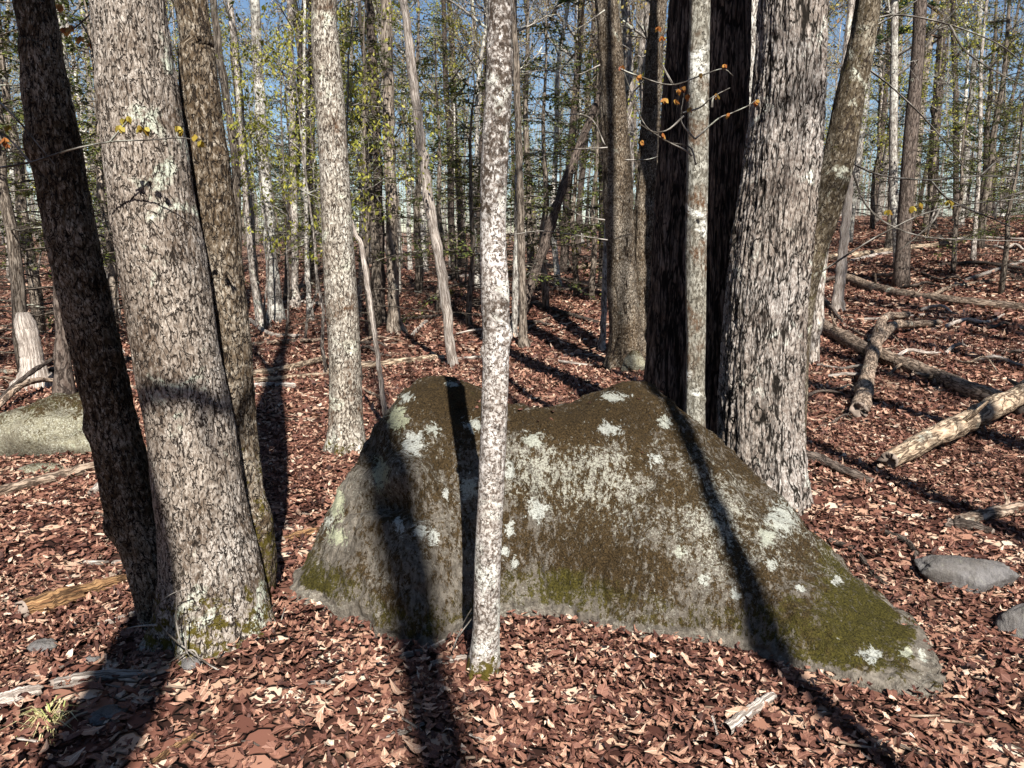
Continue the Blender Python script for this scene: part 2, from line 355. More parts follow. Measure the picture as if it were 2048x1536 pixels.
# ------------------------------------------------------------------ the boulder
BST = [ # foot (px, py), crest (px, py, distance), front edge of the top (px, py, distance) or None
 ((566, 1196), (572, 1184, 3.42), None), ((600, 1206), (612, 1125, 3.50), None), ((650, 1222), (655, 1040, 3.58), None),
 ((715, 1250), (697, 945, 3.66), None), ((790, 1290), (755, 855, 3.72), None), ((850, 1304), (815, 785, 3.78), None),
 ((915, 1275), (885, 761, 3.84), None), ((985, 1240), (960, 782, 3.90), (975, 838, 3.50)), ((1060, 1236), (1040, 812, 3.95), (1050, 838, 3.45)),
 ((1130, 1246), (1120, 816, 3.98), (1125, 836, 3.48)), ((1210, 1262), (1190, 795, 3.96), (1200, 822, 3.52)), ((1300, 1278), (1265, 767, 3.92), None),
 ((1390, 1287), (1325, 795, 3.88), None), ((1480, 1302), (1410, 862, 3.84), None), ((1560, 1328), (1500, 938, 3.74), None),
 ((1640, 1355), (1610, 1045, 3.52), None), ((1715, 1376), (1700, 1150, 3.24), None), ((1790, 1392), (1795, 1240, 2.96), None),
 ((1850, 1398), (1865, 1308, 2.74), None), ((1893, 1368), (1890, 1345, 2.63), None)]
def catmull(ctrl, n):
    c = np.asarray(ctrl, float); m = len(c); c = np.concatenate([2*c[:1]-c[1:2], c, 2*c[-1:]-c[-2:-1]])
    t = np.linspace(0, m-1-1e-6, n); i = t.astype(int); f = (t-i).reshape((-1,)+(1,)*(c.ndim-1))
    a, b, d, e = c[i], c[i+1], c[i+2], c[i+3]
    return .5*(2*b+(d-a)*f+(2*a-5*b+4*d-e)*f*f+(3*b-a-3*d+e)*f**3)
def project(v):
    r = v-CAM; z = r@_F; return 1024+FPX*r[:, 0]/z, 768-FPX*(r@_U)/z
def build_boulder():
    rows = []
    for foot, cr, ed in BST:
        F = G(*foot); C = P(*cr); hgt = C[2]
        w = .10*min(1, hgt/.5)
        Mid = F+(C-F)*np.array([.22, .22, .38])+np.array([0, -.3*w, .2*w])
        E = P(*ed) if ed else F+(C-F)*np.array([.70, .70, .82])+np.array([0, -.3*w, .6*w])
        depth = .25+.75*min(1, hgt/.8)
        K = C+np.array([.04, depth*.5, -.22*hgt]); B = np.array([C[0]+.06, C[1]+depth, 0.]); B[2] = float(terrain(B[0], B[1]))
        rows.append([F+np.array([0, .03, -.15]), F, Mid, E, C, K, B, B+np.array([0, .02, -.2])])
    rows = np.array(rows)                                   # stations, 8, 3
    NS, NC = 340, 240
    st = catmull(rows, NS)                                  # NS, 8, 3
    cc = catmull(np.transpose(st, (1, 0, 2)), NC)           # NC, NS, 3
    V = np.transpose(cc, (1, 0, 2)).reshape(-1, 3)
    x, y = project(V)
    du = np.gradient(V.reshape(NS, NC, 3), axis=0); dv = np.gradient(V.reshape(NS, NC, 3), axis=1)
    nn = xprod(du, dv).reshape(-1, 3); nn /= np.linalg.norm(nn, axis=1)[:, None]+1e-9
    if nn[np.argmin(V[:, 1])][1] > 0: nn = -nn
    front = np.tile(np.arange(NC)/NC, NS) < .62
    d = .05*fbm(V*2.6, 3, 3)+.034*fbm(V*7, 4, 11)+.013*fbm(V*24, 3, 21)-.014*sstep(.10, 0, np.abs(fbm(V*np.array([5., 5., 3.]), 3, 41)))*sstep(-.1, .25, fbm(V*3, 2, 44))+.005*fbm(V*55, 2, 25)
    d -= .012*sstep(.80, .97, 1-np.abs(fbm(V*np.array([3.2, 3.2, 2.2])+.2*fbm(V*4, 3, 8)[:, None], 2, 31)*3.0))   # weathered seams
    def blob(px, py, rx, ry): return np.exp(-(((x-px)/rx)**2+((y-py)/ry)**2))*front
    d += .10*blob(816, 962, 40, 40) - .10*blob(768, 1006, 52, 20) + .02*blob(800, 900, 60, 34) - .03*blob(835, 1030, 40, 10) - .04*blob(735, 905, 30, 50)
    V = V+nn*d[:, None]
    x, y = project(V); gz = V[:, 2]-terrain(V[:, 0], V[:, 1])
    up = nn[:, 2]
    moss = .47+.30*sstep(.5, .95, up) - 1.1*sstep(.055, .02, gz+.035*fbm(V*9, 3, 5))
    for px, py, rx, ry, k in ((1150, 1080, 170, 130, .34), (1190, 890, 100, 70, .10), (1180, 975, 120, 80, -.18), (1440, 1060, 60, 120, -.22), (1080, 850, 190, 36, .45), (1240, 830, 70, 60, .35), (900, 790, 70, 40, .5),
                              (1500, 900, 90, 60, .35), (1650, 1060, 70, 70, .25), (1720, 1230, 130, 90, .26), (690, 1000, 50, 120, -.14), (620, 1170, 60, 40, .4), (1300, 1180, 160, 60, .12), (880, 900, 50, 110, .15), (1620, 1100, 60, 70, -.12)):
        moss += k*blob(px, py, rx, ry)
    green = sstep(.26, .10, gz)*.55+.38*blob(1720, 1230, 150, 110)+.5*blob(630, 1170, 70, 50)+.45*blob(1690, 1110, 90, 70)+.5*blob(1110, 1180, 90, 60)+.25*blob(900, 785, 90, 40)+.3*blob(1560, 960, 110, 70)
    crust = .75*blob(1175, 970, 130, 110)+.5*blob(1430, 1030, 100, 130)+.4*blob(1600, 1080, 110, 80)+.3*blob(850, 880, 60, 90)+.35*blob(1060, 920, 60, 90)-.2*blob(1150, 1090, 140, 90)
    lichen = np.zeros(len(V)); yellow = np.zeros(len(V))
    for px, py, rx, ry, yl in ((828, 886, 27, 27, 0), (866, 858, 14, 12, .2), (1074, 1020, 20, 26, 0), (1218, 858, 26, 14, 0), (1310, 918, 17, 12, 0), (838, 1062, 22, 16, 0), (868, 1075, 14, 18, 0), (800, 1050, 12, 18, 0), (1020, 940, 9, 22, 0),
                             (1022, 1060, 9, 18, 0), (1012, 1100, 10, 14, 0), (1030, 1124, 9, 16, 0), (795, 838, 22, 26, .8), (815, 795, 15, 10, .1), (762, 950, 18, 40, .75), (672, 1005, 17, 44, .8), (676, 1072, 22, 20, .8), (655, 1043, 10, 14, .2),
                             (1225, 795, 26, 13, .1), (1408, 1158, 15, 14, .1), (1470, 1190, 10, 14, .0), (1565, 1035, 38, 34, .1), (1535, 1075, 18, 22, .35), (1740, 1310, 28, 16, 0), (1812, 1305, 13, 13, .6), (1845, 1312, 10, 14, .2),
                             (1675, 1162, 13, 10, 0), (1600, 1178, 14, 9, 0), (940, 975, 18, 26, .3), (950, 850, 22, 14, .1), (1068, 880, 22, 18, .25), (905, 768, 20, 6, .1), (890, 990, 9, 14, 0), (1545, 1128, 14, 12, .1), (1360, 1100, 12, 18, .35), (1330, 845, 14, 14, .2)):
        g = blob(px, py, rx*1.12, ry*1.12); lichen = np.maximum(lichen, g*1.15); yellow = np.where(g > .3, yl, yellow)
    lichen *= 1
    global SADDLE
    SADDLE = V[(up > .75) & (x > 900) & (x < 1330) & (gz > .5)]
    mb = MB(); i = np.arange(NS-1)[:, None]*NC+np.arange(NC-1)[None, :]
    mb.add(V, np.stack([i, i+NC, i+NC+1, i+1], -1).reshape(-1, 4), moss=moss, green=green, crust=crust, lichen=lichen, yellow=yellow)
    # close both ends
    for k, sgn in ((0, 1), (NS-1, -1)):
        ring = V[k*NC:(k+1)*NC]; cen = ring.mean(0); a = np.arange(NC-1)
        t = np.stack([np.full(NC-1, NC), a+1, a], -1)
        mb.add(np.concatenate([ring, cen[None]]), None, t[:, ::sgn], moss=.3)
    o = link('boulder', mb.mesh('boulder', M['boulder']))
    return tag(o, 'large two-humped boulder covered with brown moss and white lichen', 'boulder')
build_boulder()

# ------------------------------------------------------------------ smaller rocks
def make_rock(name, c, size, seed, mat, label, rotz=0., flat=.6, group=None, facet=.25):
    n, k = 40, 60
    th = np.linspace(0, 2*np.pi, k, endpoint=False); ph = np.linspace(.0, np.pi, n)
    T, Ph = np.meshgrid(th, ph); D = np.stack([np.sin(Ph)*np.cos(T), np.sin(Ph)*np.sin(T), np.cos(Ph)], -1).reshape(-1, 3)
    r = 1+.28*fbm(D*1.6+seed*3.1, 3, seed)+.09*fbm(D*5+seed, 4, seed+4)-.05*sstep(.12, 0, np.abs(fbm(D*2.2+seed, 2, seed+9)))
    rs = np.random.default_rng(seed)
    for _ in range(9):
        nrm = rs.normal(size=3); nrm /= np.linalg.norm(nrm); h = rs.uniform(.62, .9); dd = D@nrm
        r = np.where(r*dd > h, r*(1-facet)+facet*h/np.maximum(dd, .2), r)
    V = D*r[:, None]*np.array(size)
    ca, sa = math.cos(rotz), math.sin(rotz); V = np.stack([V[:, 0]*ca-V[:, 1]*sa, V[:, 0]*sa+V[:, 1]*ca, V[:, 2]], -1)
    up = np.clip(V[:, 2]/size[2], -1, 1)
    mb = MB(); i = np.arange(n-1)[:, None]*k+np.arange(k)[None, :]; j = np.arange(n-1)[:, None]*k+(np.arange(k)[None, :]+1) % k
    mb.add(V, np.stack([i, i+k, j+k, j], -1).reshape(-1, 4), moss=.12+.55*sstep(.6, 1, up)+.35*fbm(D*2.5, 3, seed+6), green=.4, crust=.2, lichen=.25+.3*fbm(D*3, 3, seed+2), yellow=.6)
    o = link(name, mb.mesh(name, mat)); o.location = [float(a) for a in c]
    return tag(o, label, 'rock', group)
p = G(70, 925); make_rock('flat_rock', p+np.array([-.1, .45, .05]), (.62, .45, .34), 5, M['rock_yellow'], 'low wide yellow-grey lichened rock behind the leaning dark trunk', .1, facet=.8)
p = G(70, 948); make_rock('flat_rock', p+np.array([0, .1, -.02]), (.17, .10, .07), 8, M['rock_yellow'], 'small flat stone slab beside the wide yellow-grey rock', .2, facet=.8)
p = G(1962, 1185); make_rock('rounded_rock', p+np.array([-.01, .10, .035]), (.23, .11, .10), 12, M['rock_grey'], 'smooth grey rock half sunk in leaves right of the boulder', -.25, facet=.85)
p = G(2052, 1275); make_rock('rounded_rock', p+np.array([.05, .06, .03]), (.13, .11, .10), 15, M['rock_grey'], 'cracked grey rock near the tip of the boulder', .4, facet=.6)
p = G(1270, 745); make_rock('lichened_rock', p+np.array([0, .12, .08]), (.17, .15, .17), 21, M['rock_yellow'], 'pale round lichened rock at the foot of the twin-stemmed trunk', .3, facet=.4)
for k, (px, py, sx, lab) in enumerate(((85, 1297, .055, 'flat pale stone in the litter left of the oak clump'), (215, 1435, .06, 'grey stone lying in the shadow before the oak clump'), (690, 0, 0, ''), (385, 1330, .05, 'angular tan stone at the foot of the oak clump'), (1508, 1268, .0, ''), (185, 1322, .03, 'tiny stone beside the flat pale stone'))):
    if sx == 0: continue
    p = G(px, py); make_rock('stone', p+np.array([0, 0, .01]), (sx, sx*.8, sx*.45), 30+k, M['rock_grey'], lab, k*.7)

# ------------------------------------------------------------------ trunks
def smooth_path(pts, rad, n):
    a = np.concatenate([np.asarray(pts, float), np.asarray(rad, float)[:, None]], 1)
    c = catmull(a, 40*len(a)); L = np.concatenate([[0], np.cumsum(np.linalg.norm(np.diff(c[:, :3], axis=0), axis=1))])
    s = np.linspace(0, L[-1], n) if np.isscalar(n) else n(L[-1])
    o = np.stack([np.interp(s, L, c[:, k]) for k in range(4)], -1)
    return o[:, :3], np.maximum(o[:, 3], .004)
def px_trunk(pix, Y, H=14., top_r=.3):
    """pix: (x, y, width) from the ground upwards in photo pixels, standing at distance Y; goes on above the picture up to H"""
    pts, rad = [], []
    for i, (x, y, w) in enumerate(pix):
        p = P(x, y, Y if np.isscalar(Y) else Y[i]); pts.append(p); rad.append(.5*w*pxscale(p))
    base = pts[0].copy(); g = float(terrain(base[0], base[1]))
    if base[2] > g+.02:
        d = (pts[1]-pts[0])/max(pts[1][2]-pts[0][2], .1); pts.insert(0, base+d*(g-base[2])); rad.insert(0, rad[0]*1.04)
    d0 = (pts[0]-pts[1]); d0 /= np.linalg.norm(d0); pts.insert(0, pts[0]+d0*.18); rad.insert(0, rad[0])
    d = pts[-1]-pts[-2]; d /= np.linalg.norm(d); p = pts[-1]; r = rad[-1]; z0 = p[2]
    while p[2] < H:
        d = d+np.array([rng.normal(0, .03), rng.normal(0, .03), .06]); d /= np.linalg.norm(d); p = p+d*min(1.6, H-z0)
        pts.append(p); rad.append(max(.02, r*(1-(1-top_r)*(p[2]-z0)/max(H-z0, .1))))
    return np.array(pts), np.array(rad)
def detailed_trunk(pts, rad, cell=(.045, .12), amp=.006, flare=.35, lobes=5, seed=1, ztop=3.4, moss=None, nu=150, dz=.011, knots=(), fl_h=.22, ck_w=.32, lump=.03):
    def samp(L):
        a = np.arange(0, min(ztop+.5, L), dz); b = np.arange(a[-1]+.2, L, .25) if L > a[-1]+.2 else []
        return np.concatenate([a, b])
    path, r = smooth_path(pts, rad, samp)
    n = len(path); T = np.gradient(path, axis=0); T /= np.linalg.norm(T, axis=1)[:, None]
    A = xprod(T, np.array([0, 1., 0])); A /= np.linalg.norm(A, axis=1)[:, None]; B = xprod(T, A)
    th = np.linspace(0, 2*np.pi, nu+1)+np.pi/2
    L = np.concatenate([[0], np.cumsum(np.linalg.norm(np.diff(path, axis=0), axis=1))])
    TH, LL = np.meshgrid(th, L); R = r[:, None]*np.ones_like(TH)
    rm = float(np.mean(r[:max(4, int(n*.6))])); ncell = max(5, int(round(2*np.pi*rm/cell[0])))
    zz = (path[:, 2]-terrain(path[:, 0], path[:, 1]))[:, None]
    ln = .6+.4*np.cos(lobes*TH+seed)+.3*np.cos((lobes+2)*TH+2.1*seed)
    R = R*(1+flare*np.exp(-np.maximum(zz, -.05)/fl_h)*ln)
    cy = np.stack([np.cos(TH)*2.2, np.sin(TH)*2.2, LL*1.6], -1).reshape(-1, 3)
    R = R*(1+lump*fbm(cy, 3, seed).reshape(R.shape))
    u = (TH-np.pi/2)/(2*np.pi)*ncell; v = LL/cell[1]
    wob = fbm(np.stack([np.cos(TH)*3, np.sin(TH)*3, LL*4], -1).reshape(-1, 3), 3, seed+3).reshape(R.shape)
    wv = .35*wob.ravel()
    q = np.stack([np.cos(TH).ravel()*rm/cell[0]+wv, np.sin(TH).ravel()*rm/cell[0]-wv, LL.ravel()/cell[1]+.4*wv], -1)
    n1 = np.abs(fbm(q, 2, seed+1)); n2 = np.abs(fbm(q*np.array([2.1, 2.1, 1.6])+5, 2, seed+2)); n3 = np.abs(fbm(q*np.array([.9, .9, 2.6])+9, 2, seed+4))
    ck = np.maximum(np.maximum(sstep(ck_w*.5, .0, n1), .75*sstep(ck_w*.32, .0, n2)), .6*sstep(ck_w*.22, 0., n3)).reshape(R.shape)
    ck = ck*(.6+.4*sstep(-.35, .25, fbm(cy*2.5+9, 2, seed+8).reshape(R.shape)))
    R = R-amp*ck+amp*.7*fbm(q*.8+3, 2, seed+7).reshape(R.shape)+amp*.3*fbm(cy*16, 2, seed+5).reshape(R.shape)
    for (z, a, rad_a, out, hz) in knots:                    # burls: height, angle (0 = towards camera, + right), angular size, how far out, height size
        da = np.arctan2(np.sin(TH-a0(a)), np.cos(TH-a0(a)))
        R = R+out*np.exp(-(da/rad_a)**2-((zz-z)/hz)**2)
    V = path[:, None, :]+R[..., None]*(np.cos(TH)[..., None]*A[:, None, :]+np.sin(TH)[..., None]*B[:, None, :])
    ms = np.full_like(R, -1.)
    if moss is not None: ms = moss(zz*np.ones_like(R), TH)
    mb = MB(); k = nu+1; i = np.arange(n-1)[:, None]*k+np.arange(nu)[None, :]
    uv = np.stack([(TH-np.pi/2)*rm, LL], -1).reshape(-1, 2)
    mb.add(V, np.stack([i, i+1, i+k+1, i+k], -1).reshape(-1, 4), uv=uv, crack=ck.ravel(), moss=ms.ravel())
    return mb, path, r
def a0(a):                                                  # angle in the ring frame of a direction seen from the camera
    # A = T x Y points right for an upright trunk (z x y = -x), so measure from -B
    return _ANG0 + _SGN*a
_A = xprod([0, 0, 1.], [0, 1., 0]); _B = xprod([0, 0, 1.], _A)      # ring frame of an upright trunk
_ANG0 = math.atan2(np.dot([0, -1., 0], _B), np.dot([0, -1., 0], _A)); _R = math.atan2(np.dot([1., 0, 0], _B), np.dot([1., 0, 0], _A))
_SGN = 1 if math.sin(_R-_ANG0) > 0 else -1

# --- branching
def rvec(R): v = R.normal(size=3); return v/np.linalg.norm(v)
def grow(mb, tips, p, d, L, r, lev, maxlev, R, up=.12, kids=(5, 4, 3), spread=.75, wob=.22):
    n = 4 if lev < 2 else 3
    pts = [np.asarray(p, float)]; dd = np.asarray(d, float)
    for i in range(n):
        dd = dd+wob*R.normal(size=3)*(.6 if lev == 0 else 1)+np.array([0, 0, up]); dd /= np.linalg.norm(dd); pts.append(pts[-1]+dd*L/n)
    pts = np.array(pts); mb.tube(pts, np.linspace(r, max(r*.25, .0022), n+1), (6, 5, 4, 3)[min(lev, 3)], cap=False)
    if lev == maxlev: tips.append((pts[-1], dd)); tips.append((pts[n//2], dd)); return
    for k in range(kids[min(lev, len(kids)-1)]):
        t = R.uniform(.25, 1.)*n; i = min(int(t), n-1); q = pts[i]+(pts[i+1]-pts[i])*(t-i)
        d2 = dd+spread*rvec(R); d2 /= np.linalg.norm(d2)
        grow(mb, tips, q, d2, L*R.uniform(.38, .6), max(r*.42, .003), lev+1, maxlev, R, up, kids, spread, wob)
def leaf_quads(mb, tips, R, per=3, size=(.03, .06), spread=.08, prob=1., droop=.4):
    for p, d in tips:
        if R.random() > prob: continue
        for _ in range(per):
            c = p+R.normal(size=3)*spread; a = rvec(R); a[2] = a[2]*.6-droop; a /= np.linalg.norm(a); b = xprod(a, rvec(R)); b /= np.linalg.norm(b)+1e-9
            s = R.uniform(*size); w = s*R.uniform(.35, .6)
            nrm = xprod(a, b)*s*.12
            mb.add([c, c+a*s*.5+b*w*.5+nrm, c+a*s, c+a*s*.5-b*w*.5+nrm], [[0, 1, 2, 3]], tint=R.random())
def crown_on(path, rad, zmin, nb, R, Lmax=2.6, maxlev=2, kids=(5, 4), zmax=None, rise=(.25, .9)):
    mb = MB(); tips = []; z = path[:, 2]; zt = z[-1] if zmax is None else zmax
    for k in range(nb):
        t = zmin+(zt-zmin)*((k+R.random())/nb)**.9; i = int(np.searchsorted(z, t)); i = min(max(i, 1), len(path)-1)
        a = R.uniform(0, 2*np.pi); d = np.array([math.cos(a), math.sin(a), R.uniform(*rise)]); d /= np.linalg.norm(d)
        f = 1-(t-zmin)/max(zt-zmin, .1)*.7
        grow(mb, tips, path[i], d, Lmax*f*R.uniform(.6, 1.1), min(rad[i]*.45, .05*f+.012), 0, maxlev, R, .12, kids)
    return mb, tips

def near_tree(name, label, mat, trunks, crown=None, cat='tree', twigmat='twig_grey', extra=None, group=None):
    """trunks: list of (pix, Y, H, detailed kwargs, material or None)"""
    root = None
    for pix, Y, H, kw, mt in trunks:
        pts, rad = px_trunk(pix, Y, H)
        if root is None: root = thing(name, on(pts[1][0], pts[1][1]), label, cat, group)
        mb, path, r = detailed_trunk(pts, rad, **kw)
        child('trunk', mb, M[mt or mat], root)
        if crown:
            R = np.random.default_rng(crown.get('seed', 3)+len(root.children))
            cb, tips = crown_on(path, r, crown['zmin'], crown['nb'], R, crown.get('L', 2.4))
            cr = child('crown', cb, M[twigmat], root)
            lb = MB(); leaf_quads(lb, tips, R, 2, prob=.35); child('opening_leaves', lb, M['bud'], cr, False)
    return root

CR = dict(zmin=7.5, nb=9, L=2.3)
# three-stemmed oak clump on the left
moss_l = lambda z, th: -.34+.85*sstep(.55, .0, z)
moss_r = lambda z, th: -.25+.55*sstep(1.05, .15, z)+.2*sstep(1.2,.6,z)+.30*sstep(.3, -.2, np.sin(th-a0(1.0)+np.pi/2))*sstep(1.0, .4, z)
near_tree('oak_clump', 'thick three-stemmed oak with a mossy foot beside the boulder', 'maple_grey', [
  ([(432, 1300, 205), (425, 1150, 188), (402, 1000, 168), (380, 850, 166), (352, 700, 164), (330, 550, 162), (305, 400, 158), (278, 200, 152), (255, 0, 140)], 2.95, 15,
   dict(cell=(.020, .055), amp=.005, flare=.24, seed=4, moss=moss_l, nu=200, dz=.011, ck_w=.30, knots=((.62, -.5, .5, .016, .12),), fl_h=.13, lump=.05), None),
  ([(505, 1235, 66), (502, 1120, 96), (486, 1000, 84), (473, 850, 78), (462, 700, 80), (446, 550, 82), (428, 400, 82), (405, 250, 82), (392, 100, 70), (380, 0, 62)], 3.2, 13,
   dict(cell=(.018, .05), amp=.005, flare=.10, seed=9, moss=moss_r, nu=110, dz=.010, ck_w=.32, knots=((.36, 1.2, .6, .035, .09), (1.86, 1.2, .5, .018, .05)), lump=.05), 'maple_brown'),
  ([(322, 1230, 80), (302, 1120, 94), (262, 1000, 96), (232, 880, 92), (205, 760, 92), (178, 640, 94), (148, 500, 96), (122, 360, 94), (98, 220, 88), (80, 100, 78), (66, 0, 74)], 3.05, 13,
   dict(cell=(.02, .06), amp=.007, flare=.08, seed=14, nu=110, dz=.011, knots=((.45, -1.3, .5, .03, .05), (.86, -1.2, .4, .02, .05), (1.95, -1.0, .5, .02, .06), (1.15, 1.3, .4, .012, .04)), lump=.08), 'maple_brown')],
  crown=dict(CR, seed=3))
# the slim mottled trunk in front of the boulder
near_tree('mottled_maple', 'slim white and brown mottled trunk standing before the boulder', 'mottled', [
  ([(966, 1352, 60), (972, 1260, 54), (975, 1120, 53), (982, 980, 52), (988, 840, 53), (992, 700, 54), (990, 585, 57), (986, 480, 52), (988, 350, 54), (996, 200, 54), (1000, 100, 52), (1001, 0, 50)], 2.68, 12,
   dict(cell=(.022, .05), amp=.0012, flare=.28, fl_h=.07, seed=21, nu=120, dz=.009, lump=.035, ck_w=.12, moss=lambda z, th: -.15+.95*sstep(.17, .0, z)-.5*sstep(.1, .25, z), knots=((1.28, 1.3, .5, .012, .03), (1.22, -1.4, .4, .010, .02), (1.05, .9, .3, .006, .03))), None)], crown=dict(CR, seed=8, nb=7))
# the pale tree behind the boulder's left end
near_tree('pale_maple', 'straight pale grey lichened trunk behind the left end of the boulder', 'pale_lichen', [
  ([(693, 898, 70), (692, 840, 66), (690, 720, 63), (683, 600, 64), (676, 480, 62), (668, 330, 58), (658, 180, 56), (650, 80, 54), (648, 0, 50)], 5.75, 17,
   dict(cell=(.035, .08), amp=.003, flare=.45, fl_h=.12, seed=31, nu=110, dz=.02, ck_w=.2, ztop=4.5, lump=.03, moss=lambda z, th: -.5+.95*sstep(.3, .0, z)), None)], crown=dict(CR, seed=11, zmin=8.5))
# the big oak right, its leaning neighbour, the grey maple and the two dark trunks
near_tree('ridged_oak', 'massive oak with deeply ridged grey bark behind the boulder', 'oak', [
  ([(1522, 1000, 176), (1521, 880, 168), (1523, 760, 164), (1530, 620, 160), (1545, 480, 156), (1562, 330, 146), (1578, 160, 138), (1586, 0, 132)], 4.62, 17,
   dict(cell=(.027, .20), amp=.016, flare=.10, seed=41, nu=240, dz=.012, ck_w=.46, ztop=3.6, lump=.05), None)], crown=dict(CR, seed=14, zmin=8.5))
near_tree('leaning_maple', 'mossy brown-grey tree leaning right out from behind the ridged oak', 'mossy_brown', [
  ([(1572, 975, 66), (1578, 850, 64), (1585, 720, 62), (1598, 600, 64), (1622, 500, 66), (1652, 410, 66), (1680, 310, 62), (1700, 200, 56), (1722, 100, 52), (1738, 0, 48)], 5.0, 13,
   dict(cell=(.04, .06), amp=.003, flare=.2, seed=47, nu=90, dz=.02, ck_w=.2, ztop=3.8, lump=.12, moss=lambda z, th: .18+0*z), None)], crown=dict(CR, seed=17, nb=6))
near_tree('grey_maple_pole', 'thin smooth grey trunk with white lichen right of the boulder crest', 'smooth_grey', [
  ([(1391, 900, 44), (1390, 800, 38), (1391, 700, 38), (1391, 560, 42), (1393, 420, 43), (1396, 280, 42), (1397, 140, 41), (1400, 0, 39)], 4.3, 12,
   dict(cell=(.05, .05), amp=.001, flare=.3, fl_h=.1, seed=52, nu=70, dz=.012, ck_w=.08, ztop=3.6, lump=.10, knots=((1.98, .5, .5, .012, .025), (1.75, .8, .4, .010, .02), (2.26, .6, .5, .012, .02), (.72, .6, .5, .018, .03))), None)], crown=dict(CR, seed=20, nb=6))
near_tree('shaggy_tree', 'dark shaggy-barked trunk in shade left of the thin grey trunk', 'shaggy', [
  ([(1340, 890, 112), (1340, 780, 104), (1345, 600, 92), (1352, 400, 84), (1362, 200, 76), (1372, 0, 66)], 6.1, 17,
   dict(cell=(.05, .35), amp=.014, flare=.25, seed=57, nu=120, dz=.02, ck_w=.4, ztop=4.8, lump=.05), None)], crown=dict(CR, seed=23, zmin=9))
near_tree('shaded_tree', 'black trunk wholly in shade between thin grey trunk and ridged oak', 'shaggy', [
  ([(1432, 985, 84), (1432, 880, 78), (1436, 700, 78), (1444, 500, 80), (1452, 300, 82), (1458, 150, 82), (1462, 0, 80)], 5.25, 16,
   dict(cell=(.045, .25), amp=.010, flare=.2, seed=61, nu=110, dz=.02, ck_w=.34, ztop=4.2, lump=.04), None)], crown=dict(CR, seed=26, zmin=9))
near_tree('twin_stem_tree', 'brown weathered trunk with a knot hole standing before the rear woods', 'maple_brown', [
  ([(1256, 722, 84), (1252, 660, 66), (1244, 560, 58), (1238, 440, 58), (1233, 320, 58), (1226, 200, 52), (1220, 80, 48), (1212, 0, 44)], 10.3, 18,
   dict(cell=(.06, .3), amp=.012, flare=.45, fl_h=.25, seed=66, nu=90, dz=.03, ck_w=.3, ztop=7.5, lump=.10), None),
  ([(1284, 705, 40), (1286, 600, 34), (1284, 520, 40), (1288, 440, 44), (1296, 330, 40), (1303, 220, 36), (1310, 100, 34), (1316, 0, 32)], 10.7, 17,
   dict(cell=(.05, .25), amp=.012, flare=.2, seed=67, nu=70, dz=.03, ck_w=.3, ztop=7.5, lump=.22), None)], crown=dict(CR, seed=29, zmin=10))

# ------------------------------------------------------------------ explicit slender trunks of the middle distance
def plain_trunk(name, label, mat, pix, Y=None, H=15., nb=10, zmin=6., cat='tree', L=2., leaves='bud', group=None, dead=False, foot=None):
    if Y is None:
        g = G(*(foot or pix[0][:2])); Y = g[1]
    pts, rad = px_trunk(pix, Y, H if not dead else 0)
    path, r = smooth_path(pts, rad, max(24, int(6*len(pts))))
    r = r*(1+.35*np.exp(-np.maximum(path[:, 2]-terrain(path[:, 0], path[:, 1]), 0)/.12))
    root = thing(name, on(pts[1][0], pts[1][1]), label, cat, group)
    mb = MB(); R = np.random.default_rng(int(pix[0][0])+3)
    nz = .25 if name == 'snag' else 1.
    path = path+nz*R.normal(size=path.shape)*r[:, None]*.10*np.array([1, 1, 0])
    mb.tube(path, r*(1+.06*nz*R.normal(size=len(r))), 14); child('trunk', mb, M[mat], root)
    if nb:
        cb, tips = crown_on(path, r, zmin, nb, R, L, kids=(5, 4, 2)); cr = child('crown', cb, M['twig_grey'], root)
        if leaves: lb = MB(); leaf_quads(lb, tips, R, 2, (.04, .08), prob=.5); child('opening_leaves', lb, M[leaves], cr, False)
    return root
plain_trunk('leaning_dead_pole', 'bare bleached dead pole leaning left behind the boulder', 'dead_wood', [(907, 732, 20), (900, 690, 19), (890, 600, 21), (875, 500, 21), (858, 400, 20), (845, 300, 19), (832, 200, 19), (820, 110, 18), (806, 0, 16)], H=9, nb=0, cat='dead tree')
plain_trunk('leaning_dead_pole', 'bleached dead pole leaning right, standing beyond the ridged oak', 'dead_wood', [(1675, 622, 24), (1682, 540, 20), (1690, 460, 18), (1696, 400, 16), (1702, 330, 12)], dead=True, nb=0, cat='dead tree')
plain_trunk('dead_sapling', 'thin pale crooked dead stem beside the pale grey trunk', 'dead_wood', [(772, 850, 10), (764, 780, 10), (754, 700, 10), (742, 620, 10), (730, 540, 10), (722, 488, 10), (712, 470, 8), (703, 440, 5)], Y=6.3, dead=True, nb=0, cat='dead tree')
plain_trunk('green_pole', 'slender greenish pole left of the brown twin-stemmed trunk', 'smooth_far' if 'smooth_far' in M else 'far_pale', [(1205, 700, 15), (1207, 620, 12), (1210, 540, 11), (1213, 470, 10), (1216, 380, 9), (1220, 250, 8)], H=9, nb=8, zmin=4.5)
plain_trunk('hemlock_pole', 'narrow trunk with white lichen bands behind the mottled trunk', 'far_brown', [(1048, 692, 20), (1046, 640, 16), (1044, 560, 16), (1042, 460, 15), (1040, 360, 15), (1036, 240, 14), (1032, 120, 13), (1028, 0, 12)], H=14, nb=14, zmin=3.2, L=1.7)
plain_trunk('dark_tree', 'dark straight trunk behind the pale grey trunk', 'far_brown', [(790, 665, 34), (788, 620, 24), (785, 520, 24), (782, 400, 24), (778, 250, 24), (775, 120, 23), (772, 0, 22)], H=18, zmin=7)
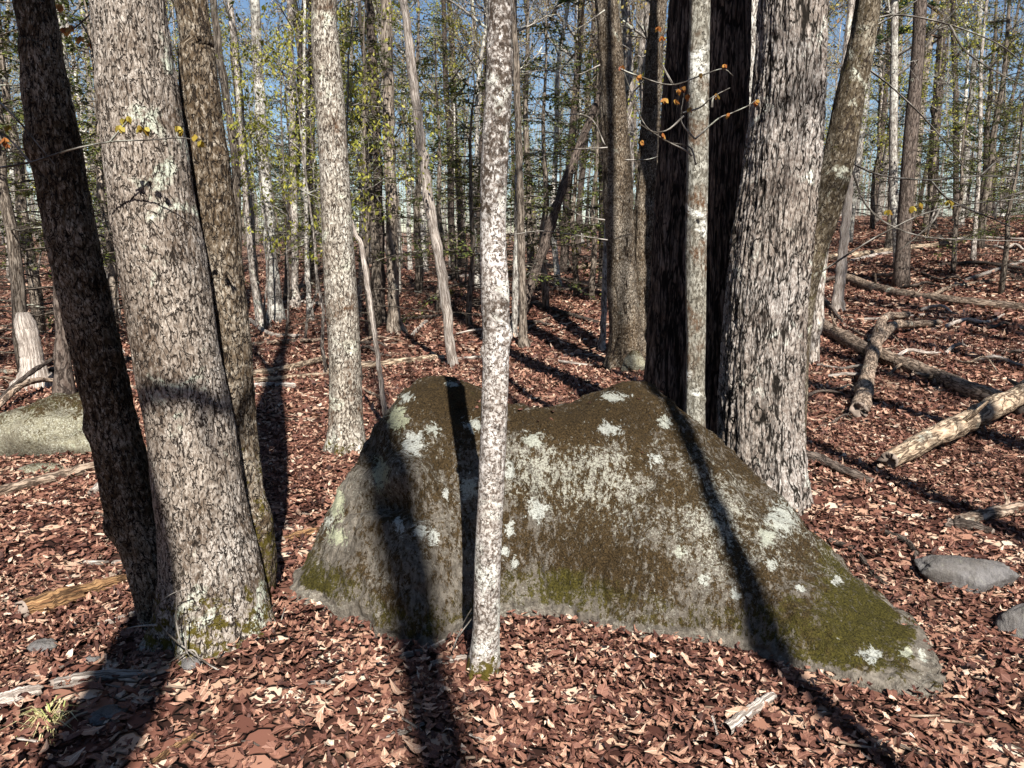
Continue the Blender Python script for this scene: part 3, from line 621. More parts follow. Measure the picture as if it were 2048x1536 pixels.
plain_trunk('dark_tree', 'shadowed trunk close beside the dark straight trunk', 'far_dark', [(762, 650, 24), (760, 520, 20), (757, 400, 20), (752, 250, 18), (745, 100, 17), (738, 0, 16)], H=17, zmin=7)
plain_trunk('patchy_birch', 'white patchy trunk leading a row right of the oak clump', 'far_pale', [(553, 645, 36), (548, 580, 26), (540, 480, 24), (530, 360, 23), (522, 240, 22), (515, 120, 20), (510, 0, 18)], H=18, zmin=6)
plain_trunk('grey_tree', 'bent grey trunk left of the white patchy trunk', 'far_grey', [(527, 655, 22), (515, 600, 17), (505, 520, 17), (497, 400, 18), (485, 280, 16), (476, 150, 14), (466, 60, 13)], H=9, zmin=5, nb=6)
plain_trunk('grey_tree', 'thin upright trunk behind the white patchy trunk', 'far_grey', [(592, 615, 18), (590, 540, 13), (588, 400, 13), (585, 250, 12), (582, 100, 11), (580, 0, 11)], H=17, zmin=6)
plain_trunk('grey_tree', 'short pale trunk with a dark root right of the white patchy trunk', 'far_pale', [(622, 640, 15), (617, 590, 11), (614, 520, 10), (612, 420, 9), (608, 300, 8)], H=9, zmin=4)
plain_trunk('grey_tree', 'dark trunk just right of the oak clump', 'far_brown', [(480, 690, 22), (478, 600, 18), (474, 450, 17), (468, 300, 17), (440, 120, 15), (425, 0, 14)], H=16, zmin=6)
plain_trunk('snag', 'short pale broken snag left of the leaning dark trunk', 'dead_wood', [(70, 772, 66), (66, 735, 44), (60, 690, 40), (50, 648, 40), (45, 625, 22)], dead=True, nb=0, cat='stump')
plain_trunk('dark_sapling', 'dark trunk standing just left of the leaning dark trunk', 'far_dark', [(128, 800, 36), (126, 700, 30), (122, 600, 28), (118, 500, 26), (110, 380, 24), (98, 250, 22), (85, 100, 20), (75, 0, 18)], H=14, zmin=5)
plain_trunk('sunlit_tree', 'finely barked sunlit trunk showing between shaded trunk and ridged oak', 'far_pale', [(1506, 760, 60), (1506, 600, 56), (1508, 400, 54), (1510, 200, 50), (1512, 0, 48)], Y=8.2, H=17, zmin=9)
plain_trunk('grey_tree', 'tall trunk standing behind the twin-stemmed trunk', 'far_grey', [(1252, 560, 20), (1256, 400, 20), (1258, 250, 20), (1256, 100, 19), (1250, 0, 18)], Y=17, H=18, zmin=7)
plain_trunk('slender_tree', 'slender speckled trunk beside the leaning mossy trunk', 'far_grey', [(1640, 560, 22), (1655, 400, 20), (1668, 280, 18), (1690, 140, 17), (1704, 0, 16)], Y=9.5, H=13, zmin=6)
plain_trunk('brown_tree', 'upright trunk with peeling lower bark beyond the fallen logs', 'far_brown', [(1778, 500, 16), (1780, 460, 13), (1782, 400, 13), (1786, 300, 13), (1788, 200, 12), (1790, 0, 11)], H=19, zmin=7)
plain_trunk('pine_tree', 'dark straight pine trunk rising over the sunlit slope', 'far_dark', [(1862, 445, 20), (1866, 360, 18), (1872, 240, 18), (1880, 120, 17), (1890, 0, 16)], Y=27, H=22, nb=0)
plain_trunk('pine_tree', 'thinner dark pine trunk beside the straight pine trunk', 'far_dark', [(1912, 445, 12), (1912, 330, 11), (1911, 200, 11), (1908, 80, 10), (1905, 0, 10)], Y=29, H=21, nb=0)
plain_trunk('hemlock_pole', 'white flecked trunk seen close behind the mottled trunk', 'far_pale', [(1030, 600, 13), (1034, 480, 12), (1035, 350, 12), (1036, 250, 12), (1030, 120, 11), (1026, 0, 10)], Y=14, H=16, zmin=6)
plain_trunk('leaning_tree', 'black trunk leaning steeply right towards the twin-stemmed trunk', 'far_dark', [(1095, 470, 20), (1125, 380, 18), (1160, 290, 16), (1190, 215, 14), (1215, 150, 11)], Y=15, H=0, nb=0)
plain_trunk('leaning_tree', 'thin branch-like trunk forking up from the black leaning trunk', 'far_dark', [(1150, 315, 9), (1156, 240, 8), (1162, 150, 7), (1178, 60, 6), (1186, 0, 5)], Y=14.8, H=0, nb=0) if False else None

# ------------------------------------------------------------------ trees behind and beside the photographer: only their shadows reach the picture
def shadow_tree(label, pts, rad, zmin, nb, seed, L=2.2, leaves=.4):
    path, r = smooth_path(np.array(pts), np.array(rad), 60)
    root = thing('tall_tree', on(path[0][0], path[0][1]), label, 'tree', 'trees behind the viewpoint')
    mb = MB(); mb.tube(path, r*(1+.05*np.random.default_rng(seed).normal(size=60)), 16); child('trunk', mb, M['far_grey'], root)
    R = np.random.default_rng(seed); cb, tips = crown_on(path, r, zmin, nb, R, L, kids=(5, 4, 2)); cr = child('crown', cb, M['twig_grey'], root)
    lb = MB(); leaf_quads(lb, tips, R, 2, prob=leaves); child('opening_leaves', lb, M['bud'], cr, False)
    return root
def back(p, L): return np.asarray(p)+S_HAT/math.cos(SUN_EL)*L           # L metres towards the sun, measured on the ground
# one that shades the leaning dark stem from top to foot
dk = [P(x, y, 3.05) for x, y in ((322, 1235), (262, 1000), (205, 760), (148, 500), (98, 220), (66, 0))]
up = [back(p, 4.6) for p in dk]
b0 = back(G(250, 1420), 3.7); gz = on(b0[0], b0[1]-.2, -.1)
d = up[-1]-up[-2]; d = d/np.linalg.norm(d)
lt = shadow_tree('tall leaning tree behind the viewpoint that shades the leaning dark stem', [gz, gz+(up[0]-gz)*.5+np.array([-.05, 0, 0])]+up+[up[-1]+d*2, up[-1]+d*4.5, up[-1]+d*7], [.17, .155, .15, .145, .14, .135, .13, .125, .11, .08, .03], 8.5, 7, 71)
lb = MB(); ln = [P(190, 800, 3.0), P(265, 800, 2.85), P(330, 782, 2.78), P(395, 768, 2.78), P(440, 790, 2.85), P(480, 770, 3.05), P(530, 715, 3.15), P(600, 640, 3.3)]
lp, lr = smooth_path(np.array([back(p, 4.6) for p in ln]), np.linspace(.05, .018, 8), 30); lb.tube(lp, lr, 8)
lp2, lr2 = smooth_path(np.array([back(p, 4.6) for p in (P(395, 768, 2.78), P(400, 830, 2.78), P(425, 900, 2.8))]), np.array([.025, .018, .008]), 12); lb.tube(lp2, lr2, 6)
child('limb', lb, M['far_grey'], lt)
# the thin one whose shadow crosses the right slope of the boulder
g1 = G(1700, 1470); c1 = back(g1, 4.2)
shadow_tree('thin tall tree behind the viewpoint casting a line across the boulder', [on(c1[0], c1[1], -.1), (c1[0]+.02, c1[1], 3), (c1[0]-.02, c1[1], 6), (c1[0]+.04, c1[1], 9), (c1[0], c1[1], 13)], [.062, .06, .055, .048, .02], 7.5, 6, 72, L=1.6)
# soft shadow down the boulder's left corner: far behind, high
g2 = G(868, 1450); c2 = back(g2, 7.5); qx, qy = math.cos(SUN_AZ), math.sin(SUN_AZ)
shadow_tree('tall tree behind the viewpoint shading the left corner of the boulder', [on(c2[0], c2[1], -.1), (c2[0], c2[1], 4), (c2[0], c2[1], 7.2), (c2[0]-.06*qx, c2[1]-.06*qy, 8.2), (c2[0]-.14*qx, c2[1]-.14*qy, 9.3), (c2[0]-.06*qx, c2[1], 9.9), (c2[0]+.05*qx, c2[1], 10.6), (c2[0]+.08*qx, c2[1], 12.5), (c2[0]+.12*qx, c2[1], 16)], [.12, .11, .10, .105, .10, .085, .07, .06, .02], 12.5, 6, 73, L=1.5)
for k, (x, y, h, r, zm, nb) in enumerate(((5.2, -.5, 16, .14, 4.5, 12), (7.4, 1.0, 15, .11, 3.5, 14), (6.2, -5, 18, .16, 6, 12), (9.5, 2.5, 17, .14, 4, 14), (10.5, -3, 18, .15, 5, 12), (8.6, 5.2, 13, .09, 2.5, 14),
                                          (-4.2, -1.5, 16, .13, 5.5, 9), (-6.5, 1.8, 16, .14, 4.5, 12), (-3.2, -5.5, 18, .12, 9, 8), (12.5, 6, 16, .13, 3.5, 12), (4.3, -3.4, 17, .10, 7, 9), (6.6, -1.8, 17, .13, 5, 12), (8.0, -2.2, 16, .10, 4, 12), (9.0, .2, 17, .13, 4, 14), (7.6, 3.2, 12, .07, 2.6, 14), (11.0, 1.0, 17, .13, 4, 13), (13, 3.5, 17, .15, 4, 13), (11.5, 7.5, 15, .1, 3, 13), (-8, 4.2, 16, .13, 4, 12), (-5.2, -4, 17, .11, 6, 10), (-1.6, -9.5, 19, .10, 12, 8))):
    R = np.random.default_rng(80+k); q = np.array([[x, y, float(terrain(x, y))-.1]]+[[x+R.normal(0, .1), y+R.normal(0, .1), h*f] for f in (.25, .5, .75, 1.)])
    nb = int(nb*.62)
    shadow_tree('tall bare forest tree standing to the side of or behind the viewpoint', q, [r*1.1, r, r*.85, r*.6, .02], zm, nb, 90+k, 2.4)

# ------------------------------------------------------------------ the woods behind: a few kinds of tree, copied one by one
def variant_bare(seed, H, r0, zfrac, nb, L, leafmat, prob, barkmat, kids=(6, 5, 3)):
    R = np.random.default_rng(seed); n = 9
    z = np.linspace(-.15, H, n); off = np.cumsum(R.normal(0, .12, (n, 2)), 0); off -= off[0]
    pts = np.column_stack([off, z]); path, r = smooth_path(pts, r0*(1-.88*np.clip(z/H, 0, 1)**1.1), 40)
    r = r*(1+.5*np.exp(-np.maximum(path[:, 2], 0)/.15))
    t = MB(); t.tube(path, r*(1+.05*R.normal(size=40)), 10)
    c, tips = crown_on(path, r, zfrac*H, nb, R, L, 2, kids)
    for k in range(7):                                      # dead lower twigs
        i = R.integers(6, 22); a = R.uniform(0, 6.28); grow(c, [], path[i], np.array([math.cos(a), math.sin(a), R.uniform(-.1, .4)]), R.uniform(.4, 1.3), .010, 1, 2, R, .0, (3, 3))
    lb = MB(); leaf_quads(lb, tips, R, 4, (.05, .10), .14, prob)
    return [('trunk', t.mesh('trunk', M[barkmat])), ('crown', c.mesh('crown', M['twig_grey'])), ('opening_leaves', lb.mesh('opening_leaves', M[leafmat]))]
def variant_hemlock(seed, H, nb, dens=1., bare_below=.2, LL=1.75, big=1.):
    R = np.random.default_rng(seed); t = MB(); b = MB(); f = MB()
    path = np.column_stack([np.cumsum(R.normal(0, .03, 12)), np.cumsum(R.normal(0, .03, 12)), np.linspace(-.1, H, 12)])
    t.tube(path, np.linspace(.014*H, .008, 12), 8)
    for k in range(nb):
        u = (k+R.random())/nb; zz = .35+u*(H-.5); c = np.array([np.interp(zz, path[:, 2], path[:, 0]), np.interp(zz, path[:, 2], path[:, 1]), zz])
        a = R.uniform(0, 6.28); L = (.35+LL*(1-u)**.8)*R.uniform(.6, 1.1); d = np.array([math.cos(a), math.sin(a), R.uniform(.0, .35)])
        pts = [c]; dd = d.copy()
        for i in range(5): dd = dd+R.normal(0, .08, 3)+np.array([0, 0, -.09]); dd /= np.linalg.norm(dd); pts.append(pts[-1]+dd*L/5)
        pts = np.array(pts); b.tube(pts, np.linspace(.008+.004*L, .002, 6), 4, cap=False)
        dead = u < bare_below or R.random() < .15
        for j in range(int(9+7*L)):
            s = R.uniform(.15, 1.)*5; i = min(int(s), 4); q = pts[i]+(pts[i+1]-pts[i])*(s-i); side = R.choice([-1, 1])
            lat = xprod(dd, [0, 0, 1.])*side; e = lat*.9+dd*R.uniform(.2, .9)+np.array([0, 0, R.normal(-.05, .15)]); e /= np.linalg.norm(e)
            l = R.uniform(.12, .42)*(.5+.5*L); b.tube(np.array([q, q+e*l*.5+[0, 0, .01], q+e*l]), [.003, .0025, .0015], 3, cap=False)
            if dead: continue
            for m in range(int((4+13*l)*dens)):
                p0 = q+e*l*R.uniform(.15, 1.05)+R.normal(0, .018, 3); g = e+lat*R.normal(0, .8)+rvec(R)*.5; g /= np.linalg.norm(g); w = xprod(g, rvec(R)*.5+np.array([0, 0, 1.])); w /= np.linalg.norm(w)+1e-9
                sl = R.uniform(.035, .085)*big; sw = sl*.28
                f.add([p0, p0+g*sl*.5+w*sw, p0+g*sl, p0+g*sl*.5-w*sw], [[0, 1, 2, 3]], tint=R.random())
    return [('trunk', t.mesh('trunk', M['far_brown'])), ('crown', b.mesh('crown', M['twig_dark'])), ('needles', f.mesh('needles', M['needle']))]
def variant_sapling(seed, H, nb, size=(.05, .10)):
    R = np.random.default_rng(seed); t = MB(); b = MB(); f = MB(); tips = []
    path = np.column_stack([np.cumsum(R.normal(0, .06, 10)), np.cumsum(R.normal(0, .06, 10)), np.linspace(-.1, H, 10)])
    t.tube(path, np.linspace(.03, .006, 10), 7)
    for k in range(nb):
        zz = H*(.3+.68*(k+R.random())/nb); i = int(np.searchsorted(path[:, 2], zz)); a = R.uniform(0, 6.28)
        grow(b, tips, path[min(i, 9)], np.array([math.cos(a), math.sin(a), .3]), R.uniform(.8, 1.7), .011, 0, 2, R, -.02, (4, 3), .7)
    leaf_quads(f, tips, R, 4, size, .05, .75, droop=.9)
    return [('trunk', t.mesh('trunk', M['far_grey'])), ('crown', b.mesh('crown', M['twig_grey'])), ('young_leaves', f.mesh('young_leaves', M['green']))]
def place(kind, name, label, cat, group, x, y, s=1., rz=0., lean=(0, 0), sz=None):
    o = thing(name, on(x, y, -.02), label, cat, group); o.rotation_euler = (lean[0], lean[1], rz); o.scale = (s, s, sz or s)
    cr = o
    for n, me in kind:
        if len(me.polygons):
            c = link(n, me, cr if n not in ('trunk', 'crown') else o)
            if n == 'crown': cr = c
    return o
def where(x, y):
    px = 1024+FPX*x/y; t = [(150, 'left of the leaning dark stem'), (310, 'between the stems of the oak clump'), (640, 'between oak clump and pale grey tree'), (800, 'just right of the pale grey tree'), (960, 'behind the leaning dead pole'), (1200, 'between mottled maple and twin-stemmed tree'), (1330, 'behind the twin-stemmed tree'), (1640, 'behind the ridged oak'), (1800, 'right of the leaning mossy tree'), (1930, 'by the dark pines'), (9999, 'beyond the fallen logs on the slope')]
    w = [b for a, b in t if px < a][0]; r = ('in the nearest row', 'halfway back', 'far back', 'at the very back')[0 if y < 20 else 1 if y < 34 else 2 if y < 55 else 3]
    return r+', '+w
BARE = [variant_bare(101, 19, .13, .22, 26, 2.4, 'bud', .5, 'far_grey'), variant_bare(102, 17, .09, .18, 24, 2.0, 'bud', .6, 'far_pale'), variant_bare(103, 21, .17, .28, 26, 2.8, 'bud', .35, 'far_brown'),
        variant_bare(104, 14, .06, .15, 22, 1.7, 'green', .6, 'far_grey'), variant_bare(105, 18, .11, .20, 26, 2.2, 'bud', .3, 'far_pale'), variant_bare(106, 20, .15, .25, 26, 2.6, 'bud', .5, 'far_dark'), variant_bare(107, 12, .045, .12, 20, 1.5, 'green', .7, 'far_pale')]
BLAB = ['grey-barked bare tree', 'slim pale-barked bare tree', 'stout brown-barked bare tree', 'slim grey yellow-leaved tree', 'pale-barked tall bare tree', 'dark-barked bare tree', 'very thin pale leafing tree']
HEM = [variant_hemlock(201, 6.0, 46), variant_hemlock(202, 4.2, 38, 1.1, .1), variant_hemlock(203, 8.0, 50, .9, .3)]
HLAB = ['young dark green hemlock', 'low bushy hemlock', 'tall thin hemlock']
SAP = [variant_sapling(301, 5.0, 12), variant_sapling(302, 6.5, 14), variant_sapling(303, 3.2, 9)]
SLAB = ['drooping yellow-green sapling', 'tall layered yellow-green sapling', 'small sparse yellow-green sapling']
R = random.Random(5)
placed = []
def clear(x, y, dmin): return all((x-a)**2+(y-b)**2 > dmin*dmin for a, b in placed)
def scatter(n, y0, y1, kinds, labs, name, cat, group, dmin, smin, smax, wfun=None, edge=.78):
    c = 0; t = 0
    while c < n and t < n*60:
        t += 1; y = math.sqrt(R.uniform(y0*y0, y1*y1)); x = R.uniform(-edge, edge)*y
        if not clear(x, y, dmin) or (wfun and R.random() > wfun(x/y, y)): continue
        placed.append((x, y)); c += 1; k = R.randrange(len(kinds)); s = R.uniform(smin, smax)
        place(kinds[k], name, labs[k]+' '+where(x, y), cat, group, x, y, s, R.uniform(0, 6.28), (R.gauss(0, .03), R.gauss(0, .03)))
scatter(36, 13, 26, BARE, BLAB, 'forest_tree', 'tree', 'trees of the rear woods', 1.6, .75, 1.05, lambda a, y: 1. if y > 16 or a < -.1 else .3)
scatter(66, 26, 48, BARE, BLAB, 'forest_tree', 'tree', 'trees of the rear woods', 1.6, .85, 1.2)
scatter(90, 48, 85, BARE, BLAB, 'forest_tree', 'tree', 'trees of the rear woods', 1.4, .9, 1.3)
def hem_at(px, Y, k, s, rz=0): 
    p = P(px, 500, Y); placed.append((p[0], p[1])); place(HEM[k], 'hemlock', HLAB[k]+' '+where(p[0], p[1]), 'hemlock', 'young hemlocks of the understory', p[0], p[1], s, rz)
for i, (px, Y, k, s) in enumerate(((120, 9.5, 0, .8), (20, 8.5, 2, .75), (215, 12, 0, 1.), (60, 13, 2, 1.), (250, 15, 1, 1.2), (735, 12.5, 0, .85), (745, 14, 2, .9), (880, 17, 0, 1.), (940, 15, 1, 1.15), (1090, 16, 0, 1.), (1150, 18, 1, 1.3), (1185, 17, 0, .9), (1060, 20, 2, 1.), (840, 21, 2, 1.1), (1000, 22, 0, 1.2), (-120, 10, 0, 1.), (660, 19, 0, 1.), (590, 22, 0, 1.),
                                  (1910, 17, 0, .75), (1960, 20, 2, 1.), (2010, 15, 0, .7), (1810, 24, 1, 1.2), (1850, 26, 0, 1.2), (1740, 30, 0, 1.3), (2080, 22, 0, 1.1), (1950, 30, 2, 1.3), (350, 20, 0, 1.1), (160, 22, 0, 1.2), (440, 25, 2, 1.2), (-60, 18, 1, 1.2), (1240, 26, 0, 1.3))):
    hem_at(px, Y, k, s, i*1.3)
scatter(34, 38, 85, HEM, HLAB, 'hemlock', 'hemlock', 'young hemlocks of the understory', 1.5, 1.2, 2.0)
scatter(8, 24, 40, HEM, HLAB, 'hemlock', 'hemlock', 'young hemlocks of the understory', 2, 1., 1.5)
for i, (px, Y, k, s) in enumerate(((715, 9.0, 1, .72), (640, 9.5, 0, .8), (560, 12, 1, .7), (600, 13, 0, .8), (520, 15, 1, .8), (230, 14, 1, .8), (40, 15, 0, .9), (1310, 14, 0, .9), (930, 24, 1, 1.2), (1850, 25, 1, 1.1), (1230, 18, 2, 1.), (690, 20, 1, 1.1), (460, 18, 1, 1.), (780, 26, 1, 1.3))):
    p = P(px, 500, Y); place(SAP[k], 'leafy_sapling', SLAB[k]+' '+where(p[0], p[1]), 'sapling', 'leafing understory saplings', p[0], p[1], s, i*.9)
scatter(40, 20, 60, SAP, SLAB, 'leafy_sapling', 'sapling', 'leafing understory saplings', 1.5, .9, 1.5)

# the same woods go on behind and beside the viewpoint
c = 0
while c < 60:
    a = R.uniform(math.radians(52), math.radians(308)); d = R.uniform(24, 46); x, y = d*math.sin(a), d*math.cos(a)
    if not clear(x, y, 2.2): continue
    placed.append((x, y)); c += 1; k = R.randrange(len(BARE) if c % 3 else 3)
    if c % 3: place(BARE[k], 'forest_tree', 'bare forest tree behind or beside the viewpoint', 'tree', 'woods behind the viewpoint', x, y, R.uniform(.85, 1.05), R.uniform(0, 6.28))
    else: place(HEM[k], 'hemlock', 'hemlock behind or beside the viewpoint', 'hemlock', 'hemlocks behind the viewpoint', x, y, R.uniform(1.2, 1.7), R.uniform(0, 6.28))
TALL = variant_hemlock(209, 11., 90, .8, .05, 3.0, 2.6)  # unseen hemlocks added to cut sky fill, needles enlarged to block more
for k in range(40):
    if k < 22: x, y = R.uniform(-20, 22), R.uniform(-24, -15)
    elif k < 32: x, y = R.uniform(-16, -9), R.uniform(-14, 7)
    else: x, y = R.uniform(15, 22), R.uniform(-14, 9)
    hmax = 11. if k >= 22 else min(13., .86*(-y-1.))
    placed.append((x, y)); place(TALL, 'sky_block_hemlock', 'unseen hemlock added behind or beside the viewpoint to block sky light', 'hemlock', 'hemlocks behind the viewpoint', x, y, hmax/11.*R.uniform(.9, 1.), R.uniform(0, 6.28))
# far woods that read as one mass
def far_woods():
    mb = MB(); R = np.random.default_rng(55)
    for k in range(200):
        y = math.sqrt(R.uniform(80**2, 150**2)); x = R.uniform(-.85, .85)*y; h = R.uniform(14, 24); g = float(terrain(x, y)); r = R.uniform(.06, .16)
        mb.tube(np.array([[x, y, g-.2], [x+R.normal(0, .3), y, g+h*.5], [x+R.normal(0, .8), y, g+h]]), [r, r*.75, .03], 5, cap=False)
        for j in range(12):
            z = g+h*R.uniform(.12, .98); a = R.uniform(0, 6.28); d = np.array([math.cos(a), math.sin(a), R.uniform(.1, .9)])*R.uniform(.8, 2.6); c = np.array([x, y, z])
            mb.tube(np.array([c, c+d*.5+R.normal(0, .1, 3), c+d]), [.035, .025, .012], 3, cap=False)
            for i in range(4):
                e = rvec(R)*R.uniform(.4, 1.1); e[2] = abs(e[2]); q = c+d*R.uniform(.3, 1.); mb.tube(np.array([q, q+e*.5, q+e]), [.016, .012, .006], 3, cap=False)
    for k in range(1000):                                   # scrub and saplings between the far trunks
        y = math.sqrt(R.uniform(62**2, 140**2)); x = R.uniform(-.85, .85)*y; h = R.uniform(2.5, 9); c = np.array([x, y, float(terrain(x, y))-.1])
        mb.tube(np.array([c, c+[R.normal(0, .2), 0, h*.5], c+[R.normal(0, .4), 0, h]]), [.04, .03, .012], 3, cap=False)
        for j in range(13):
            q = c+[0, 0, h*R.uniform(.08, 1.)]; e = rvec(R)*R.uniform(.6, 1.9); e[2] = abs(e[2])*.6; mb.tube(np.array([q, q+e]), [.028, .012], 3, cap=False)
    return tag(link('far_woods', mb.mesh('far_woods', M['far_grey'])), 'distant mass of bare grey woods beyond the last trunks one can tell apart', 'woods', kind='stuff')
far_woods()

# ------------------------------------------------------------------ pine boughs top right
def pine_bough(px0, py0, px1, py1, Y, seed, label, tufts=26):
    R = np.random.default_rng(seed); a, b = P(px0, py0, Y), P(px1, py1, Y-.6); root = thing('pine_bough', a, label, 'pine bough', 'boughs of the pines')
    w = MB(); f = MB(); pts = np.array([a+(b-a)*t+np.array([0, 0, .25*math.sin(t*3.1)]) for t in np.linspace(0, 1, 7)]); w.tube(pts, np.linspace(.05, .012, 7), 6)
    L = np.linalg.norm(b-a)
    for k in range(tufts):
        t = R.uniform(.15, 1.); c = a+(b-a)*t+np.array([0, 0, .25*math.sin(t*3.1)]); e = rvec(R); e[2] = abs(e[2])*.5; q = c+e*R.uniform(.2, .38)*L*.6
        w.tube(np.array([c, (c+q)/2+[0, 0, .03], q]), [.012, .008, .004], 4, cap=False)
        for j in range(70):
            g = rvec(R); g[2] = g[2]*.6+.2; p0 = c+(q-c)*R.uniform(.35, 1.08); s = R.uniform(.09, .16); u = xprod(g, rvec(R)); u /= np.linalg.norm(u)+1e-9
            f.add([p0-u*.006, p0+u*.006, p0+g*s], None, [[0, 1, 2]], tint=R.random())
    child('branch', w, M['far_dark'], root); child('needles', f, M['pine'], root)
pine_bough(1880, 75, 1752, 92, 22, 1, 'feathery green pine bough reaching left from the straight pine trunk', 34)
pine_bough(1885, 30, 1790, 22, 22.5, 2, 'upper pine bough above the feathery left-reaching bough', 22)
pine_bough(1905, 260, 1960, 290, 24, 3, 'green pine bough reaching right from the thinner pine trunk', 24)
pine_bough(1905, 120, 1975, 100, 25, 4, 'high pine bough right of the thinner pine trunk', 22)
pine_bough(1100, 40, 1150, 10, 20, 6, 'single pine bough above the rear woods beside the twin-stemmed trunk', 16)

# ------------------------------------------------------------------ fallen logs and branches
def log(name, label, mat, pix, seed=0, lift=.0, cat='log', stubs=0, ends=True, group=None, ground_px=True, sink=.25):
    """pix: (x, y, width) where the log is seen lying on the ground"""
    pts, rad = [], []
    for e in pix:
        g = G(e[0], e[1]+e[2]*.5); r = .5*e[2]*pxscale(g); pts.append(g+np.array([0, r*.5, r*(1-sink)+lift+(e[3] if len(e) > 3 else 0)])); rad.append(r)
    R = np.random.default_rng(seed+abs(int(pix[0][0]))); n = 26
    path, r = smooth_path(np.array(pts), np.array(rad), n); path = path+R.normal(size=(n, 3))*r[:, None]*.06
    mb = MB(); ns = 18
    T = np.gradient(path, axis=0); T /= np.linalg.norm(T, axis=1)[:, None]
    rr = r*(1+.07*R.normal(size=n)); rr[0] *= .96; mb.tube(path, rr, ns, cap=False)
    o = thing(name, on(path[0][0], path[0][1]), label, cat, group)
    v = mb.v[0]; v += (fbm(v*9, 3, seed)*r.mean()*.22)[:, None]*(v-np.repeat(path, ns+1, 0))/(np.linalg.norm(v-np.repeat(path, ns+1, 0), axis=1)[:, None]+1e-6)
    for k in range(stubs):
        i = R.integers(2, n-2); e = rvec(R); e[2] = abs(e[2]); sl = r[i]*R.uniform(1.5, 4); mb.tube(np.array([path[i], path[i]+e*sl*.6, path[i]+e*sl+[0, 0, .02]]), [r[i]*.35, r[i]*.25, r[i]*.1], 6)
    child('wood', mb, M[mat], o)
    for k, sg in ((0, 0), (n-1, 1)):                        # splintered ends
        ring = v[k*(ns+1):(k+1)*(ns+1)][:ns]; c = path[k]; d = T[k]*(1 if sg else -1)
        jag = ring+d*np.abs(R.normal(0, .5, ns))[:, None]*r[k]; inn = c+(ring-c)*.55+d*(R.normal(0, .3, ns))[:, None]*r[k]
        e = MB(); a = np.arange(ns); b = (a+1) % ns; e.add(np.concatenate([ring, jag*.75+ring*.25, inn, (c-d*r[k]*.2)[None]]), np.concatenate([np.stack([a, b, ns+b, ns+a], -1), np.stack([ns+a, ns+b, 2*ns+b, 2*ns+a], -1)]), np.stack([2*ns+a, 2*ns+b, np.full(ns, 3*ns)], -1))
        if r.mean() > .02: child('broken_end', e, M['dead_wood'], o)
    return o
log('fallen_log', 'long brown log running down right past the ridged oak', 'log', [(1622, 632, 22), (1680, 668, 28), (1745, 700, 30), (1840, 735, 32), (1940, 775, 36), (2060, 815, 42)], 1, stubs=3)
log('fallen_log', 'dark weathered log lying across the upper slope', 'log', [(1690, 552, 18), (1740, 570, 20), (1800, 586, 20), (1900, 600, 20), (1980, 607, 20), (2070, 615, 20)], 2, stubs=5)
log('pale_log', 'thick pale peeling log with a sawn end raised on the right slope', 'log_pale', [(1782, 925, 38, .0), (1850, 895, 40, .03), (1930, 864, 42, .06), (2000, 834, 42, .09), (2080, 800, 44, .12)], 3, stubs=2, sink=-.1)
log('forked_log', 'grey upright-lying forked limb crossing the long brown log', 'far_grey' if False else 'log', [(1722, 822, 36), (1735, 770, 30, .03), (1748, 715, 26, .10), (1762, 672, 22, .16)], 4, stubs=2, sink=.1, cat='branch')
log('fork_branch', 'bent bough lying from the fork of the grey limb to the right', 'log', [(1765, 690, 16, .10), (1790, 668, 17, .12), (1830, 655, 14, .05), (1880, 646, 12)], 5, cat='branch', sink=0)
log('fork_branch', 'second bough lying over the log beyond the grey forked limb', 'log', [(1758, 672, 15, .14), (1775, 650, 14, .14), (1815, 638, 12, .06)], 6, cat='branch', sink=0)
log('fallen_log', 'pale log lying across the top of the sunlit slope', 'log_pale', [(1640, 516, 12), (1720, 508, 13), (1800, 497, 13), (1900, 487, 12)], 7)
log('fallen_log', 'thin pale log crossing under the slope-top log', 'dead_wood', [(1700, 522, 7), (1760, 508, 7), (1830, 496, 7)], 8)
log('fallen_log', 'thin bleached log slanting up at the edge of the slope', 'dead_wood', [(1930, 560, 7), (1990, 540, 8), (2070, 515, 9)], 9)
log('fallen_log', 'thin bleached bough lying on the slope before the trees', 'dead_wood', [(1850, 495, 6), (1940, 475, 6), (2070, 480, 7)], 10)
log('fallen_log', 'lichened grey log end lying by the smooth grey rock', 'log', [(1925, 1040, 26), (1990, 1024, 24), (2075, 1008, 24)], 11, stubs=2)
log('root_piece', 'dark rotted root piece before the lichened grey log end', 'far_dark', [(1900, 1048, 22), (1940, 1050, 24), (1985, 1062, 16)], 12, cat='branch')
log('fallen_log', 'dark rotten log half buried at the foot of the ridged oak', 'far_dark', [(1590, 905, 26), (1640, 918, 24), (1700, 945, 22), (1745, 962, 14)], 13)
log('fallen_log', 'straight pale log behind the pale grey trunk', 'log_pale', [(650, 742, 14), (720, 733, 15), (800, 722, 15), (885, 714, 14)], 14)
log('fallen_log', 'pale log continuing right of the leaning dead pole', 'dead_wood', [(915, 718, 8), (960, 714, 8), (1010, 713, 8)], 15)
log('fallen_log', 'upper of the pale logs right of the oak clump', 'log_pale', [(488, 748, 15), (560, 738, 14), (650, 716, 12)], 16)
log('fallen_log', 'middle of the pale logs right of the oak clump', 'log_pale', [(485, 764, 14), (560, 756, 13), (660, 748, 11)], 17)
log('fallen_log', 'short lowest pale log right of the oak clump', 'dead_wood', [(495, 770, 12), (545, 770, 12), (588, 770, 11)], 18)
log('fallen_log', 'bright log lying before the hemlock thicket', 'log_pale', [(1100, 541, 8), (1150, 535, 9), (1206, 528, 9)], 19)
